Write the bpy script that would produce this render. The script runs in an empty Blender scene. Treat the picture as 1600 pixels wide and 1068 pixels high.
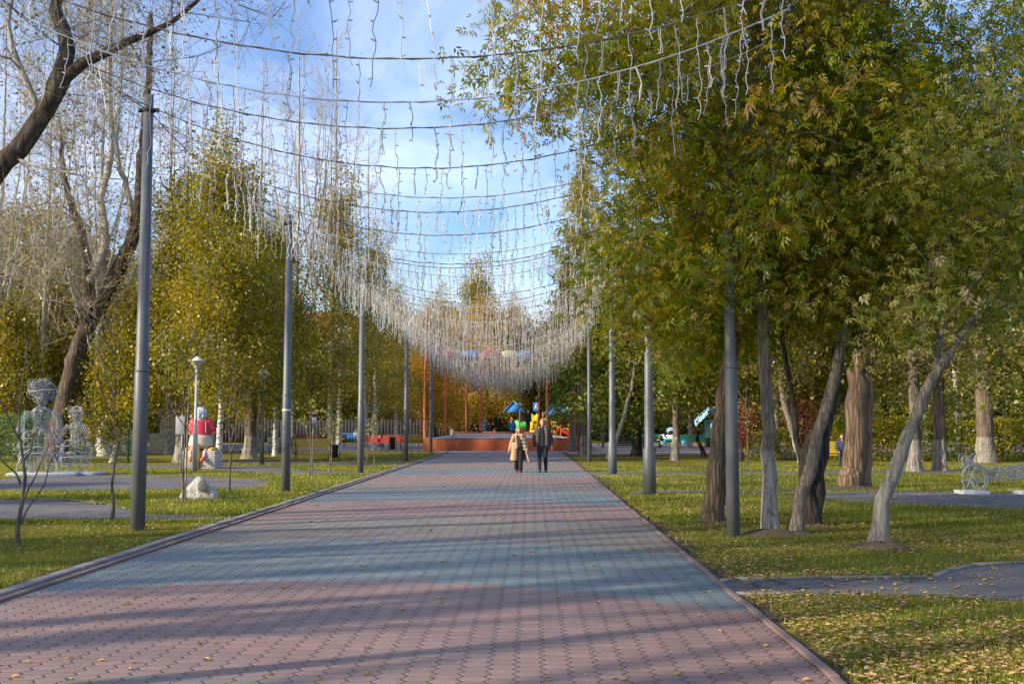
import bpy, math, random
import numpy as np
from mathutils import Vector, Matrix, Euler
SC = bpy.context.scene
COL = SC.collection
R = math.radians
# ------------------------------------------------------------------ camera
FPX, W_, H_ = 1700.0, 1600.0, 1068.0
CAMZ = 1.6
PITCH = math.atan(131/FPX)
YAW = math.atan(28*math.cos(PITCH)/FPX)
cam = bpy.data.cameras.new('camera'); cam.lens = 36*FPX/W_; cam.sensor_width = 36
cam.clip_start = 0.1; cam.clip_end = 3000
camo = bpy.data.objects.new('camera', cam); COL.objects.link(camo)
camo.location = (0, 0, CAMZ); camo.rotation_euler = (math.pi/2+PITCH, 0, YAW)
SC.camera = camo
CM = Euler((math.pi/2+PITCH, 0, YAW)).to_matrix()
# ------------------------------------------------------------------ light
SUN_EL, SUN_AZ = R(25), R(207)      # direction TO the sun, measured from +X towards +Y
sd = Vector((math.cos(SUN_EL)*math.cos(SUN_AZ), math.cos(SUN_EL)*math.sin(SUN_AZ), math.sin(SUN_EL)))
sun = bpy.data.lights.new('sun', 'SUN'); sun.energy = 5.0; sun.angle = R(0.9); sun.color = (1, .85, .66)
so = bpy.data.objects.new('sun', sun); COL.objects.link(so)
so.rotation_euler = sd.to_track_quat('Z', 'Y').to_euler()
world = bpy.data.worlds.new('World'); SC.world = world; world.use_nodes = True
wt = world.node_tree; wt.nodes.clear()
def wn(t, **k):
    n = wt.nodes.new(t)
    for a, b in k.items(): setattr(n, a, b)
    return n
sky = wn('ShaderNodeTexSky', sky_type='NISHITA', sun_disc=False)
sky.sun_elevation = SUN_EL; sky.sun_rotation = math.pi/2 - SUN_AZ
sky.air_density = 1.0; sky.dust_density = 1.0; sky.ozone_density = 1.5
tc = wn('ShaderNodeTexCoord'); mp = wn('ShaderNodeMapping'); mp.inputs['Scale'].default_value = (1, 1, 2.6)
mp.inputs['Location'].default_value = (.35, .1, .2)
nz = wn('ShaderNodeTexNoise'); nz.inputs['Scale'].default_value = 2.2; nz.inputs['Detail'].default_value = 6; nz.inputs['Roughness'].default_value = .55
nz.inputs['Distortion'].default_value = .4
rp = wn('ShaderNodeValToRGB'); rp.color_ramp.elements[0].position = .43; rp.color_ramp.elements[1].position = .64
rp.color_ramp.elements[0].color = (.05, .05, .05, 1); rp.color_ramp.elements[1].color = (.56, .56, .56, 1)
mx = wn('ShaderNodeMix', data_type='RGBA'); mx.inputs[7].default_value = (6.3, 7.2, 9.4, 1)
bgn = wn('ShaderNodeBackground'); bgn.inputs[1].default_value = 0.15
wo = wn('ShaderNodeOutputWorld')
L = wt.links.new
L(tc.outputs['Generated'], mp.inputs[0]); L(mp.outputs[0], nz.inputs[0]); L(nz.outputs[0], rp.inputs[0])
L(rp.outputs[0], mx.inputs[0]); hs = wn('ShaderNodeHueSaturation'); hs.inputs['Hue'].default_value = .513; hs.inputs['Saturation'].default_value = 1.38; hs.inputs['Value'].default_value = 1.08; L(sky.outputs[0], hs.inputs['Color']); L(hs.outputs[0], mx.inputs[6]); L(mx.outputs[2], bgn.inputs[0]); L(bgn.outputs[0], wo.inputs[0])
SC.view_settings.view_transform = 'Standard'; SC.view_settings.look = 'None'
SC.view_settings.exposure = 0.50; SC.view_settings.gamma = 1
SC.cycles.max_bounces = 6; SC.cycles.diffuse_bounces = 3; SC.cycles.glossy_bounces = 2; SC.cycles.transmission_bounces = 4
SC.cycles.transparent_max_bounces = 8
# ------------------------------------------------------------------ helpers
def ray(px, py):
    return CM @ Vector(((px-800)/FPX, -(py-534)/FPX, -1))
def G(px, py, z=0.0):
    "ground point seen at a photograph pixel"
    d = ray(px, py); t = (z-CAMZ)/d.z
    return Vector((d.x*t, d.y*t, z))
def P(px, py, Y):
    d = ray(px, py); t = Y/d.y
    return Vector((d.x*t, Y, CAMZ+d.z*t))
def tag(o, label=None, cat=None, group=None, kind=None):
    if label: o['label'] = label
    if cat: o['category'] = cat
    if group: o['group'] = group
    if kind: o['kind'] = kind
    return o
def empty(name, loc=(0, 0, 0), rz=0, label=None, cat=None, group=None):
    o = bpy.data.objects.new(name, None); COL.objects.link(o); o.empty_display_size = .2
    o.location = loc; o.rotation_euler = (0, 0, rz)
    return tag(o, label, cat, group)
def copy_tree(o, loc=None, rz=None, s=None, label=None, group=None, parent=None):
    c = o.copy(); COL.objects.link(c)
    if parent: c.parent = parent
    if loc is not None: c.location = loc
    if rz is not None: c.rotation_euler = (0, 0, rz)
    if s is not None: c.scale = (s, s, s) if not isinstance(s, tuple) else s
    if label: c['label'] = label
    if group: c['group'] = group
    for ch in list(o.children): copy_tree(ch, parent=c)
    return c
class MB:
    def __init__(s): s.V = []; s.n = 0; s.F = {}; s.attr = {}
    def add(s, V, F, at=None):
        V = np.asarray(V, dtype=np.float64).reshape(-1, 3); F = np.asarray(F, dtype=np.int64)
        k = F.shape[1]
        s.V.append(V); s.F.setdefault(k, []).append(F+s.n); s.n += len(V)
        s.attr.setdefault(k, []).append(np.zeros(len(F)) if at is None else np.asarray(at, dtype=np.float64))
        return s
    def box(s, c, d, rz=0, M=None):
        x, y, z = [q/2 for q in d]
        v = np.array([[-x,-y,-z],[x,-y,-z],[x,y,-z],[-x,y,-z],[-x,-y,z],[x,-y,z],[x,y,z],[-x,y,z]])
        if M is not None: v = v @ np.array(M.to_3x3()).T
        if rz: a, b = math.cos(rz), math.sin(rz); v = v @ np.array([[a,b,0],[-b,a,0],[0,0,1]])
        return s.add(v+np.array(c), [[3,2,1,0],[4,5,6,7],[0,1,5,4],[1,2,6,5],[2,3,7,6],[3,0,4,7]])
    def bar(s, a, b, w, h):
        a, b = Vector(a), Vector(b); d = b-a
        M = d.to_track_quat('X', 'Z').to_matrix()
        return s.box((a+b)/2, (d.length, w, h), M=M)
    def tube(s, pts, rad, n=6, cap=True, rough=0, seed=0, at=None):
        p = np.asarray([tuple(q) for q in pts], dtype=float); m = len(p)
        r = np.full(m, rad, dtype=float) if np.isscalar(rad) else np.asarray(rad, dtype=float)
        t = np.gradient(p, axis=0); t /= (np.linalg.norm(t, axis=1)[:, None]+1e-9)
        ref = np.array([0, 0, 1.]) if abs(t[:, 2]).mean() < .8 else np.array([0, 1., 0])
        u = np.cross(t, ref); u /= (np.linalg.norm(u, axis=1)[:, None]+1e-9)
        w = np.cross(t, u)
        a = np.arange(n)*2*math.pi/n
        rr = r[:, None]*np.ones((1, n))
        if rough:
            rg = np.random.default_rng(seed)
            ph = rg.uniform(0, 6.28, 5)
            zz = np.linspace(0, m/6, m)[:, None]
            q = sum(np.sin(a[None, :]*k+ph[i]+zz*(.7+.4*i))/(k**.5) for i, k in enumerate((2, 3, 5, 8, 13)))
            rr = rr*(1+rough*q*.5)
        V = p[:, None, :]+rr[:, :, None]*(np.cos(a)[None, :, None]*u[:, None, :]+np.sin(a)[None, :, None]*w[:, None, :])
        i = np.arange(m-1)[:, None]*n; j = np.arange(n)[None, :]; k = (j+1) % n
        F = np.stack([i+j, i+k, i+n+k, i+n+j], -1).reshape(-1, 4)[:, ::-1]
        s.add(V.reshape(-1, 3), F, None if at is None else np.full(len(F), at))
        if cap and n > 4:
            for e, rev in ((0, 0), (m-1, 1)):
                c = V[e]; fan = [[0, 1+q, 1+(q+1) % n] for q in range(n)]
                if rev: fan = [f[::-1] for f in fan]
                s.add(np.vstack([p[e][None], c]), fan)
        return s
    def lathe(s, prof, c=(0, 0, 0), n=16, sx=1, sy=1):
        m = len(prof); a = np.arange(n)*2*math.pi/n
        V = np.array([[r*math.cos(q)*sx+c[0], r*math.sin(q)*sy+c[1], z+c[2]] for r, z in prof for q in a])
        i = np.arange(m-1)[:, None]*n; j = np.arange(n)[None, :]; k = (j+1) % n
        return s.add(V, np.stack([i+j, i+k, i+n+k, i+n+j], -1).reshape(-1, 4))
    def ball(s, c, r, n=12, m=8, M=None):
        r = (r, r, r) if np.isscalar(r) else r
        th = np.linspace(.001, math.pi-.001, m+1); a = np.arange(n)*2*math.pi/n
        V = np.array([[math.sin(t)*math.cos(q)*r[0], math.sin(t)*math.sin(q)*r[1], -math.cos(t)*r[2]] for t in th for q in a])
        if M is not None: V = V @ np.array(M.to_3x3()).T
        i = np.arange(m)[:, None]*n; j = np.arange(n)[None, :]; k = (j+1) % n
        return s.add(V+np.array(c), np.stack([i+j, i+k, i+n+k, i+n+j], -1).reshape(-1, 4))
    def limb(s, a, b, ra, rb, k=7, n=12, m=8):
        a, b = np.array(a, float), np.array(b, float)
        ra = np.array((ra,)*3 if np.isscalar(ra) else ra, float); rb = np.array((rb,)*3 if np.isscalar(rb) else rb, float)
        for t in np.linspace(0, 1, k): s.ball(a+(b-a)*t, tuple(ra+(rb-ra)*t), n, m)
        return s
    def prism(s, poly, y0, y1, M=None, c=(0, 0, 0)):
        "polygon in XZ extruded along Y (or transformed by M)"
        n = len(poly)
        V = np.array([[x, y0, z] for x, z in poly]+[[x, y1, z] for x, z in poly], float)
        if M is not None: V = V @ np.array(M.to_3x3()).T
        V = V+np.array(c); o = s.n
        s.V.append(V); s.n += 2*n
        def f(q): q = np.array([q])+o; s.F.setdefault(q.shape[1], []).append(q); s.attr.setdefault(q.shape[1], []).append(np.zeros(1))
        f(list(range(n))); f(list(range(2*n-1, n-1, -1)))
        for i in range(n):
            j = (i+1) % n; f([j, i, n+i, n+j])
        return s
    def build(s, name, mat, parent=None, smooth=False, attr=False):
        me = bpy.data.meshes.new(name); V = np.concatenate(s.V)
        me.vertices.add(len(V)); me.vertices.foreach_set('co', V.astype(np.float32).ravel())
        flat, st, off, at = [], [], 0, []
        for k, l in s.F.items():
            F = np.concatenate(l); flat.append(F.ravel()); st.append(off+np.arange(len(F))*k); off += F.size
            at.append(np.concatenate(s.attr[k]))
        flat = np.concatenate(flat).astype(np.int32); st = np.concatenate(st).astype(np.int32)
        me.loops.add(len(flat)); me.loops.foreach_set('vertex_index', flat)
        me.polygons.add(len(st)); me.polygons.foreach_set('loop_start', st)
        if smooth: me.polygons.foreach_set('use_smooth', np.ones(len(st), dtype=bool))
        me.update(calc_edges=True)
        if attr:
            a = me.attributes.new('v', 'FLOAT', 'FACE'); a.data.foreach_set('value', np.concatenate(at).astype(np.float32))
        me.materials.append(mat)
        o = bpy.data.objects.new(name, me); COL.objects.link(o)
        if parent: o.parent = parent
        return o
def bevel(o, w=.01, seg=2):
    m = o.modifiers.new('bevel', 'BEVEL'); m.width = w; m.segments = seg; m.limit_method = 'ANGLE'; return o
def remesh(o, v):
    m = o.modifiers.new('remesh', 'REMESH'); m.mode = 'VOXEL'; m.voxel_size = v; m.use_smooth_shade = True
    m = o.modifiers.new('smooth', 'SMOOTH'); m.factor = .5; m.iterations = 3
    return o
# ------------------------------------------------------------------ materials
class NT:
    def __init__(s, name):
        s.m = bpy.data.materials.new(name); s.m.use_nodes = True; s.t = s.m.node_tree; s.t.nodes.clear()
        s.out = s.t.nodes.new('ShaderNodeOutputMaterial')
    def n(s, t, ins=None, **k):
        q = s.t.nodes.new(t)
        for a, b in k.items(): setattr(q, a, b)
        for a, b in (ins or {}).items():
            if hasattr(b, 'is_output') or hasattr(b, 'links'): s.t.links.new(b, q.inputs[a])
            else: q.inputs[a].default_value = b
        return q
    def math(s, op, a, b=0.0, c=None):
        i = {0: a, 1: b}
        if c is not None: i[2] = c
        return s.n('ShaderNodeMath', i, operation=op).outputs[0]
    def mix(s, f, a, b):
        def c4(c): return c if not isinstance(c, tuple) else (c+(1,) if len(c) == 3 else c)
        return s.n('ShaderNodeMix', {0: f, 6: c4(a), 7: c4(b)}, data_type='RGBA').outputs[2]
    def ramp(s, f, stops):
        q = s.n('ShaderNodeValToRGB', {0: f}); e = q.color_ramp.elements
        while len(e) < len(stops): e.new(.5)
        for x, (p, c) in zip(e, stops): x.position = p; x.color = (c if isinstance(c, tuple) else (c,)*3)+(1,)
        return q.outputs[0]
    def noise(s, scale, detail=4, vec=None, rough=.55, dist=0):
        i = {'Scale': scale, 'Detail': detail, 'Roughness': rough, 'Distortion': dist}
        if vec is not None: i['Vector'] = vec
        return s.n('ShaderNodeTexNoise', i).outputs[0]
    def obj(s): return s.n('ShaderNodeTexCoord').outputs['Object']
    def mapped(s, v, sc): return s.n('ShaderNodeMapping', {0: v, 3: sc}).outputs[0]
    def bump(s, h, st=.5, d=.01): return s.n('ShaderNodeBump', {'Height': h, 'Strength': st, 'Distance': d}).outputs[0]
    def bsdf(s, col, rough=.7, metal=0, bump=None, spec=.5):
        i = {'Base Color': col+(1,) if isinstance(col, tuple) else col, 'Roughness': rough, 'Metallic': metal, 'Specular IOR Level': spec}
        if bump is not None: i['Normal'] = bump
        q = s.n('ShaderNodeBsdfPrincipled', i); s.t.links.new(q.outputs[0], s.out.inputs[0]); return s.m
MATS = {}
def paint(name, col, rough=.45, metal=0, dirt=.25, sc=6, spec=.5):
    "painted or plain surface with soft uneven wear"
    if name in MATS: return MATS[name]
    t = NT(name); v = t.obj(); n1 = t.noise(sc, 5, v); n2 = t.noise(sc*9, 3, v)
    f = t.ramp(n1, [(.35, 0.0), (.7, 1.0)])
    c = t.mix(t.math('MULTIPLY', f, dirt), col, tuple(q*.45+.02 for q in col))
    c = t.mix(t.math('MULTIPLY', n2, dirt*.5), c, tuple(min(1, q*1.3+.02) for q in col))
    MATS[name] = t.bsdf(c, rough, metal, t.bump(n2, .25, .004), spec); return MATS[name]
def leafmat(name, stops, transl=.42, gloss=.03):
    t = NT(name); a = t.n('ShaderNodeAttribute', attribute_name='v').outputs['Fac']
    c = t.ramp(a, stops)
    d = t.n('ShaderNodeBsdfDiffuse', {0: c}).outputs[0]
    hs = t.n('ShaderNodeHueSaturation', {'Saturation': 1.1, 'Value': 1.35, 'Color': c}).outputs[0]
    tr = t.n('ShaderNodeBsdfTranslucent', {0: hs}).outputs[0]
    m1 = t.n('ShaderNodeMixShader', {0: transl, 1: d, 2: tr}).outputs[0]
    g = t.n('ShaderNodeBsdfGlossy', {0: (1, 1, 1, 1), 'Roughness': .42}).outputs[0]
    m2 = t.n('ShaderNodeMixShader', {0: gloss, 1: m1, 2: g}).outputs[0]
    t.t.links.new(m2, t.out.inputs[0]); return t.m
def barkmat(name, dark, light, vs=(9, 9, 1.6), wash=0, birch=False, depth=.03, washc=(.62, .60, .55)):
    t = NT(name); v = t.obj()
    if birch:
        n = t.noise(1, 5, t.mapped(v, (3, 3, 14)), .6); n2 = t.noise(1, 3, t.mapped(v, (1.2, 1.2, 1.8)))
        f = t.ramp(n, [(.52, 0.0), (.60, 1.0)]); f2 = t.ramp(n2, [(.45, 0.0), (.7, .5)])
        c = t.mix(f, light, dark); c = t.mix(f2, c, (.3, .24, .18)); h = n
    else:
        n = t.noise(1, 7, t.mapped(v, vs), .65, .6); n2 = t.noise(2.2, 3, v)
        vo = t.n('ShaderNodeTexVoronoi', {'Vector': t.mapped(v, (vs[0]*1.6, vs[1]*1.6, vs[2]*1.3)), 'Scale': 1.0}, feature='DISTANCE_TO_EDGE').outputs[0]
        h = t.math('ADD', n, t.math('MULTIPLY', t.math('MINIMUM', vo, .3), 1.2))
        c = t.mix(t.ramp(h, [(.50, 0.0), (.85, 1.0)]), dark, light)
        c = t.mix(t.math('MULTIPLY', n2, .4), c, tuple(q*1.25 for q in light))
        if wash:
            z = t.n('ShaderNodeSeparateXYZ', {0: v}).outputs[2]
            zz = t.math('ADD', z, t.math('MULTIPLY', t.noise(6, 3, v), .22))
            w = t.ramp(t.math('DIVIDE', zz, wash+.11), [(.93, 1.0), (1.0, 0.0)])
            w = t.math('MULTIPLY', w, t.ramp(t.math('ADD', t.math('MULTIPLY', n, .6), t.math('MULTIPLY', t.noise(9, 6, v, .7), .4)), [(.40, .05), (.56, .85)]))
            c = t.mix(w, c, washc)
    return t.bsdf(c, .9, 0, t.bump(h, .9, depth), .2)
# ------------------------------------------------------------------ setting: ground, paths
PX0, PX1 = -4.75, 1.87            # the paved avenue between its kerbs
def poly_sheet(name, pts, z, mat, kind='structure'):
    me = bpy.data.meshes.new(name); me.from_pydata([(p[0], p[1], z) for p in pts], [], [list(range(len(pts)))]); me.update()
    # normals up
    if me.polygons[0].normal.z < 0: me.flip_normals()
    me.materials.append(mat); o = bpy.data.objects.new(name, me); COL.objects.link(o); o['kind'] = kind; return o
def m_grass():
    t = NT('lawn'); v = t.obj()
    a = t.noise(.55, 5, v); b = t.noise(7, 6, v, .7); c_ = t.noise(60, 2, v)
    g = t.mix(t.ramp(b, [(.35, 0.0), (.7, 1.0)]), (.09, .105, .012), (.33, .30, .035))
    g = t.mix(t.ramp(a, [(.42, 0.0), (.68, .75)]), g, (.24, .20, .055))
    d = t.ramp(t.noise(1.6, 5, v, .6), [(.62, 0.0), (.72, .8)]); g = t.mix(d, g, (.10, .075, .045))
    gx = t.n('ShaderNodeSeparateXYZ', {0: v}).outputs[0]; wob = t.math('MULTIPLY', t.noise(1.7, 4, v), .9)
    e1 = t.math('ABSOLUTE', t.math('SUBTRACT', gx, 1.95)); e2 = t.math('ABSOLUTE', t.math('ADD', gx, 5.05)); ed = t.math('MINIMUM', e1, e2)
    g = t.mix(t.ramp(t.math('SUBTRACT', t.math('ADD', ed, .32), wob), [(.0, .95), (.14, 0.0)]), g, t.mix(b, (.075, .06, .045), (.16, .13, .10)))
    vo = t.n('ShaderNodeTexVoronoi', {'Vector': v, 'Scale': 4.2, 'Randomness': 1.0}); vd = vo.outputs['Distance']
    rnd = t.n('ShaderNodeSeparateColor', {0: vo.outputs['Color']}).outputs[0]
    leaf = t.math('MULTIPLY', t.math('LESS_THAN', vd, .22), t.math('GREATER_THAN', rnd, .35))
    g = t.mix(t.math('MULTIPLY', leaf, .8), g, t.ramp(rnd, [(.3, (.42, .27, .06)), (.65, (.36, .22, .09)), (1, (.5, .40, .16))]))
    return t.bsdf(g, .95, 0, t.bump(t.math('ADD', b, c_), 1.0, .05), .1)
def m_pavers():
    t = NT('pavers'); v = t.obj(); xyz = t.n('ShaderNodeSeparateXYZ', {0: v}); X, Y = xyz.outputs[0], xyz.outputs[1]
    W, Rr, A = .176, .142, .025
    m = t.math
    u = m('DIVIDE', X, W); k = m('FLOOR', u); yr = m('DIVIDE', Y, Rr)
    par = m('MODULO', m('ABSOLUTE', k), 2.0); s = m('SUBTRACT', 1.0, m('MULTIPLY', par, 2.0))
    fr = m('SUBTRACT', yr, m('FLOOR', yr)); tri = m('SUBTRACT', m('MULTIPLY', m('ABSOLUTE', m('SUBTRACT', fr, .5)), 4.0), 1.0)
    b = m('ADD', m('ADD', k, .5), m('MULTIPLY', m('MULTIPLY', s, tri), A/W))
    du = m('MULTIPLY', m('SUBTRACT', u, b), W); dz = m('MULTIPLY', m('ABSOLUTE', du), .81)
    colid = m('ADD', k, m('GREATER_THAN', du, 0.0)); cp = m('MODULO', m('ABSOLUTE', colid), 2.0)
    q = m('ADD', m('ADD', yr, m('MULTIPLY', cp, .5)), .5); rowid = m('FLOOR', q); fq = m('SUBTRACT', q, rowid)
    dl = m('MULTIPLY', m('MINIMUM', fq, m('SUBTRACT', 1.0, fq)), Rr)
    jz = t.n('ShaderNodeMapRange', {0: dz, 1: .0030, 2: .0075, 3: 1.0, 4: 0.0}).outputs[0]
    jl = t.n('ShaderNodeMapRange', {0: dl, 1: .0012, 2: .0040, 3: .75, 4: 0.0}).outputs[0]
    joint = m('MAXIMUM', jz, jl)
    rim = t.n('ShaderNodeMapRange', {0: m('MINIMUM', dz, dl), 1: .003, 2: .015, 3: 0.0, 4: 1.0}).outputs[0]
    wn_ = t.n('ShaderNodeTexWhiteNoise', {0: t.n('ShaderNodeCombineXYZ', {0: colid, 1: rowid, 2: 0.0}).outputs[0]}, noise_dimensions='3D').outputs[0]
    # colour bands follow shallow arcs across the avenue
    xc = m('ADD', X, 2.0); arc = m('ADD', m('MULTIPLY', colid, 0.0), m('ADD', m('MULTIPLY', rowid, Rr), m('MULTIPLY', m('MULTIPLY', xc, xc), .125)))
    arc = m('ADD', arc, m('MULTIPLY', wn_, .06))
    ph = m('MULTIPLY', m('SUBTRACT', arc, 3.2), 1/12.2); ph = m('SUBTRACT', ph, m('FLOOR', ph))
    band = t.n('ShaderNodeValToRGB', {0: ph}); cr = band.color_ramp; cr.interpolation = 'CONSTANT'
    e = cr.elements; e.new(.5)
    for x, (p, c) in zip(e, [(0, (.195, .168, .125)), (.315, (.25, .143, .115)), (.665, (.122, .178, .188))]): x.position = p; x.color = c+(1,)
    n1 = t.noise(.9, 6, v, .65); n2 = t.noise(260, 2, v); n3 = t.noise(5, 6, v, .7)
    c = t.n('ShaderNodeHueSaturation', {'Value': t.n('ShaderNodeMapRange', {0: wn_, 3: .84, 4: 1.14}).outputs[0], 'Color': band.outputs[0]}).outputs[0]
    c = t.mix(t.math('MULTIPLY', t.ramp(n1, [(.35, 0.0), (.75, 1.0)]), .35), c, (.22, .19, .17))
    c = t.mix(t.math('MULTIPLY', n2, .16), c, (.45, .42, .38))
    c = t.mix(t.math('MULTIPLY', t.ramp(n3, [(.5, 0.0), (.72, 1.0)]), .42), c, (.13, .11, .10))
    c = t.mix(m('MULTIPLY', joint, .85), c, (.035, .028, .025))
    h = m('ADD', rim, m('ADD', m('MULTIPLY', n2, .12), m('MULTIPLY', wn_, .25)))
    return t.bsdf(c, .62, 0, t.bump(h, .8, .006), .45)
def m_plaza():
    t = NT('plaza_pavers'); v = t.obj()
    br = t.n('ShaderNodeTexBrick', {'Vector': v, 'Color1': (.34, .19, .17, 1), 'Color2': (.29, .17, .15, 1), 'Mortar': (.1, .08, .07, 1), 'Scale': 4.0, 'Mortar Size': .02})
    y = t.n('ShaderNodeSeparateXYZ', {0: v}).outputs[1]
    w = t.ramp(t.math('FRACT', t.math('DIVIDE', y, 7.0)), [(.45, 0.0), (.47, 1.0), (.8, 1.0), (.82, 0.0)])
    c = t.mix(w, br.outputs[0], (.25, .235, .225)); c = t.mix(t.math('MULTIPLY', t.noise(.8, 5, v), .5), c, (.22, .18, .17))
    return t.bsdf(c, .8)
def m_asphalt():
    t = NT('asphalt'); v = t.obj(); n1 = t.noise(.9, 5, v, .6); n2 = t.noise(180, 2, v); n3 = t.noise(14, 5, v)
    c = t.mix(t.ramp(n1, [(.3, 0.0), (.75, 1.0)]), (.085, .083, .088), (.15, .145, .145))
    c = t.mix(t.math('MULTIPLY', n2, .5), c, (.19, .185, .18)); c = t.mix(t.ramp(n3, [(.6, 0.0), (.75, .35)]), c, (.05, .05, .05)); cv = t.n('ShaderNodeTexVoronoi', {'Vector': t.n('ShaderNodeVectorMath', {0: v, 1: t.n('ShaderNodeTexNoise', {'Scale': 2.5, 'Detail': 5, 'Vector': v}).outputs[1]}, operation='ADD').outputs[0], 'Scale': .55}, feature='DISTANCE_TO_EDGE').outputs[0]
    c = t.mix(t.ramp(cv, [(.006, .8), (.016, 0.0)]), c, (.025, .025, .025)); n4 = t.noise(.35, 4, v); c = t.mix(t.ramp(n4, [(.5, 0.0), (.62, .45)]), c, (.20, .175, .14))
    return t.bsdf(c, .85, 0, t.bump(n2, .6, .004), .3)
M_G, M_P, M_PL, M_A = m_grass(), m_pavers(), m_plaza(), m_asphalt()
poly_sheet('ground', [(-900, -60), (900, -60), (900, 1500), (-900, 1500)], 0, M_G)
poly_sheet('avenue_paving', [(PX0, -6), (PX1, -6), (PX1, 66.4), (PX0, 66.4)], .020, M_P)
poly_sheet('plaza', [(-70, 69.2), (PX0-1.1, 69.2), (PX0-1.1, 66.4), (PX1+.35, 66.4), (PX1+.35, 61.2), (70, 61.2), (70, 96), (-70, 96)], .012, M_PL)
def gp(l): return [G(x, y) for x, y in l]
ASPH = {'asphalt_path': [
    [(-400, 772), (0, 781), (110, 783), (170, 790), (222, 803), (385, 806.5), (352, 811), (0, 813), (-400, 818)],
    [(-400, 742), (0, 748), (90, 742), (150, 741), (300, 744), (400, 748), (425, 754), (400, 762), (250, 765), (0, 767), (-400, 775)],
    [(135, 727), (200, 725.5), (340, 725.5), (420, 729), (452, 734), (560, 737.5), (600, 737), (598, 740), (450, 740), (300, 732), (140, 730)],
    [(340, 717.5), (460, 721), (560, 722), (655, 722.5), (647, 725.5), (545, 726), (440, 725), (330, 720.5)],
    [(1118, 913), (1150, 908), (1300, 905), (1455, 905), (1485, 893), (1520, 885), (1600, 881), (2100, 874), (2100, 950), (1600, 938), (1500, 934), (1400, 930), (1300, 928), (1150, 926)],
    [(1245, 776), (1300, 769), (1400, 767), (1600, 768), (2200, 770), (2200, 815), (1600, 797), (1480, 790), (1390, 787), (1320, 783)],
    [(912, 737), (1100, 736.5), (1600, 735), (2100, 735), (2100, 738), (1600, 739), (1100, 741), (918, 742.5)],
    [(984, 766), (1100, 765.5), (1290, 767), (1290, 769.5), (1100, 768.5), (988, 770)]]}
APOLY = []
for l in ASPH['asphalt_path']:
    w = gp(l); APOLY.append(np.array([(p.x, p.y) for p in w])); poly_sheet('asphalt_path', w, .006, M_A)
def inpoly(x, y, poly):
    c = np.zeros(len(x), bool); n = len(poly); j = n-1
    for i in range(n):
        xi, yi = poly[i]; xj, yj = poly[j]
        if yi != yj: c ^= ((yi > y) != (yj > y)) & (x < (xj-xi)*(y-yi)/(yj-yi)+xi)
        j = i
    return c
def on_lawn(x, y, margin=.0):
    ok = (x < PX0-.42-margin) | (x > PX1+.15+margin)
    for p in APOLY: ok &= ~inpoly(x, y, p)
    return ok & (y < np.where(x < 0, 69, 61))
# kerbs: laid stone by stone
M_K = paint('kerb_concrete', (.25, .235, .22), .85, 0, .9, 3); M_KP = paint('kerb_pink', (.20, .13, .11), .85, 0, .9, 3)
rk = random.Random(3)
def kerb(name, x, w, y0, y1, z, m, L=1.0):
    b = MB(); y = y0
    while y < y1:
        b.box((x+rk.uniform(-.009, .009), y+L/2, z/2+rk.uniform(-.007, .005)), (w, L-.02, z), rz=rk.uniform(-.010, .010)); y += L
    o = b.build(name, m); bevel(o, .008); o['kind'] = 'structure'; return o
kerb('kerb', PX0-.05, .085, -4, 66, .050, M_KP, .5)
kerb('kerb', PX0-.21, .13, -4, 66, .065, M_K)
kerb('kerb', PX1+.045, .07, -4, 61, .034, M_KP)
# a concrete edge along the asphalt on the right, and one patch of bare earth
def edge_strip(name, pts, w, z, m):
    b = MB()
    for p, q in zip(pts, pts[1:]):
        p, q = Vector((p.x, p.y, z/2)), Vector((q.x, q.y, z/2)); d = (q-p); n = max(1, int(d.length/.8))
        for i in range(n): b.bar(p+d*(i/n), p+d*((i+.97)/n), w, z)
    o = b.build(name, m); o['kind'] = 'structure'
edge_strip('path_edging', gp([(1118, 911), (1150, 906), (1300, 903.5), (1455, 903), (1485, 891.5), (1520, 883.5), (1600, 879.5), (2100, 873)]), .07, .03, M_K)
edge_strip('path_edging', gp([(1150, 928), (1300, 929.5)]), .07, .022, M_K)
edge_strip('path_edging', gp([(0, 779), (110, 781.5), (170, 788), (222, 801)]), .08, .03, M_K)
def soil():
    t = NT('soil'); v = t.obj(); n = t.noise(12, 6, v, .7); M = t.bsdf(t.mix(n, (.06, .045, .03), (.22, .17, .11)), .95, 0, t.bump(n, 1, .04), .1)
    q = np.random.default_rng(2)
    for px, py, r, h in ((1203, 836, .42, .10), (1376, 856, .38, .09), (1240, 836, .30, .06), (1110, 817, .32, .05), (1272, 823, .3, .06), (1334, 764, .75, .09)):
        b = G(px, py); m = MB(); A = np.linspace(0, 2*math.pi, 28, endpoint=False); V = []; rs = [0, .25, .5, .75, 1.0, 1.25]
        for k in rs: V += [(b.x+r*k*math.cos(a)*(1.25+.15*math.sin(3*a)), b.y+r*k*math.sin(a)*(1+.2*math.cos(2*a)), h*math.cos(min(1.25, k)*math.pi/2/1.1)-.008+q.normal(0, .008)*(k < 1.2)) for a in A]
        n_ = 28; i = np.arange(5)[:, None]*n_; j = np.arange(n_)[None]; kk = (j+1) % n_; m.add(V, np.stack([i+j, i+n_+j, i+n_+kk, i+kk], -1).reshape(-1, 4)); o = m.build('soil_mound', M, smooth=True); o['kind'] = 'structure'
soil()
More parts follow.
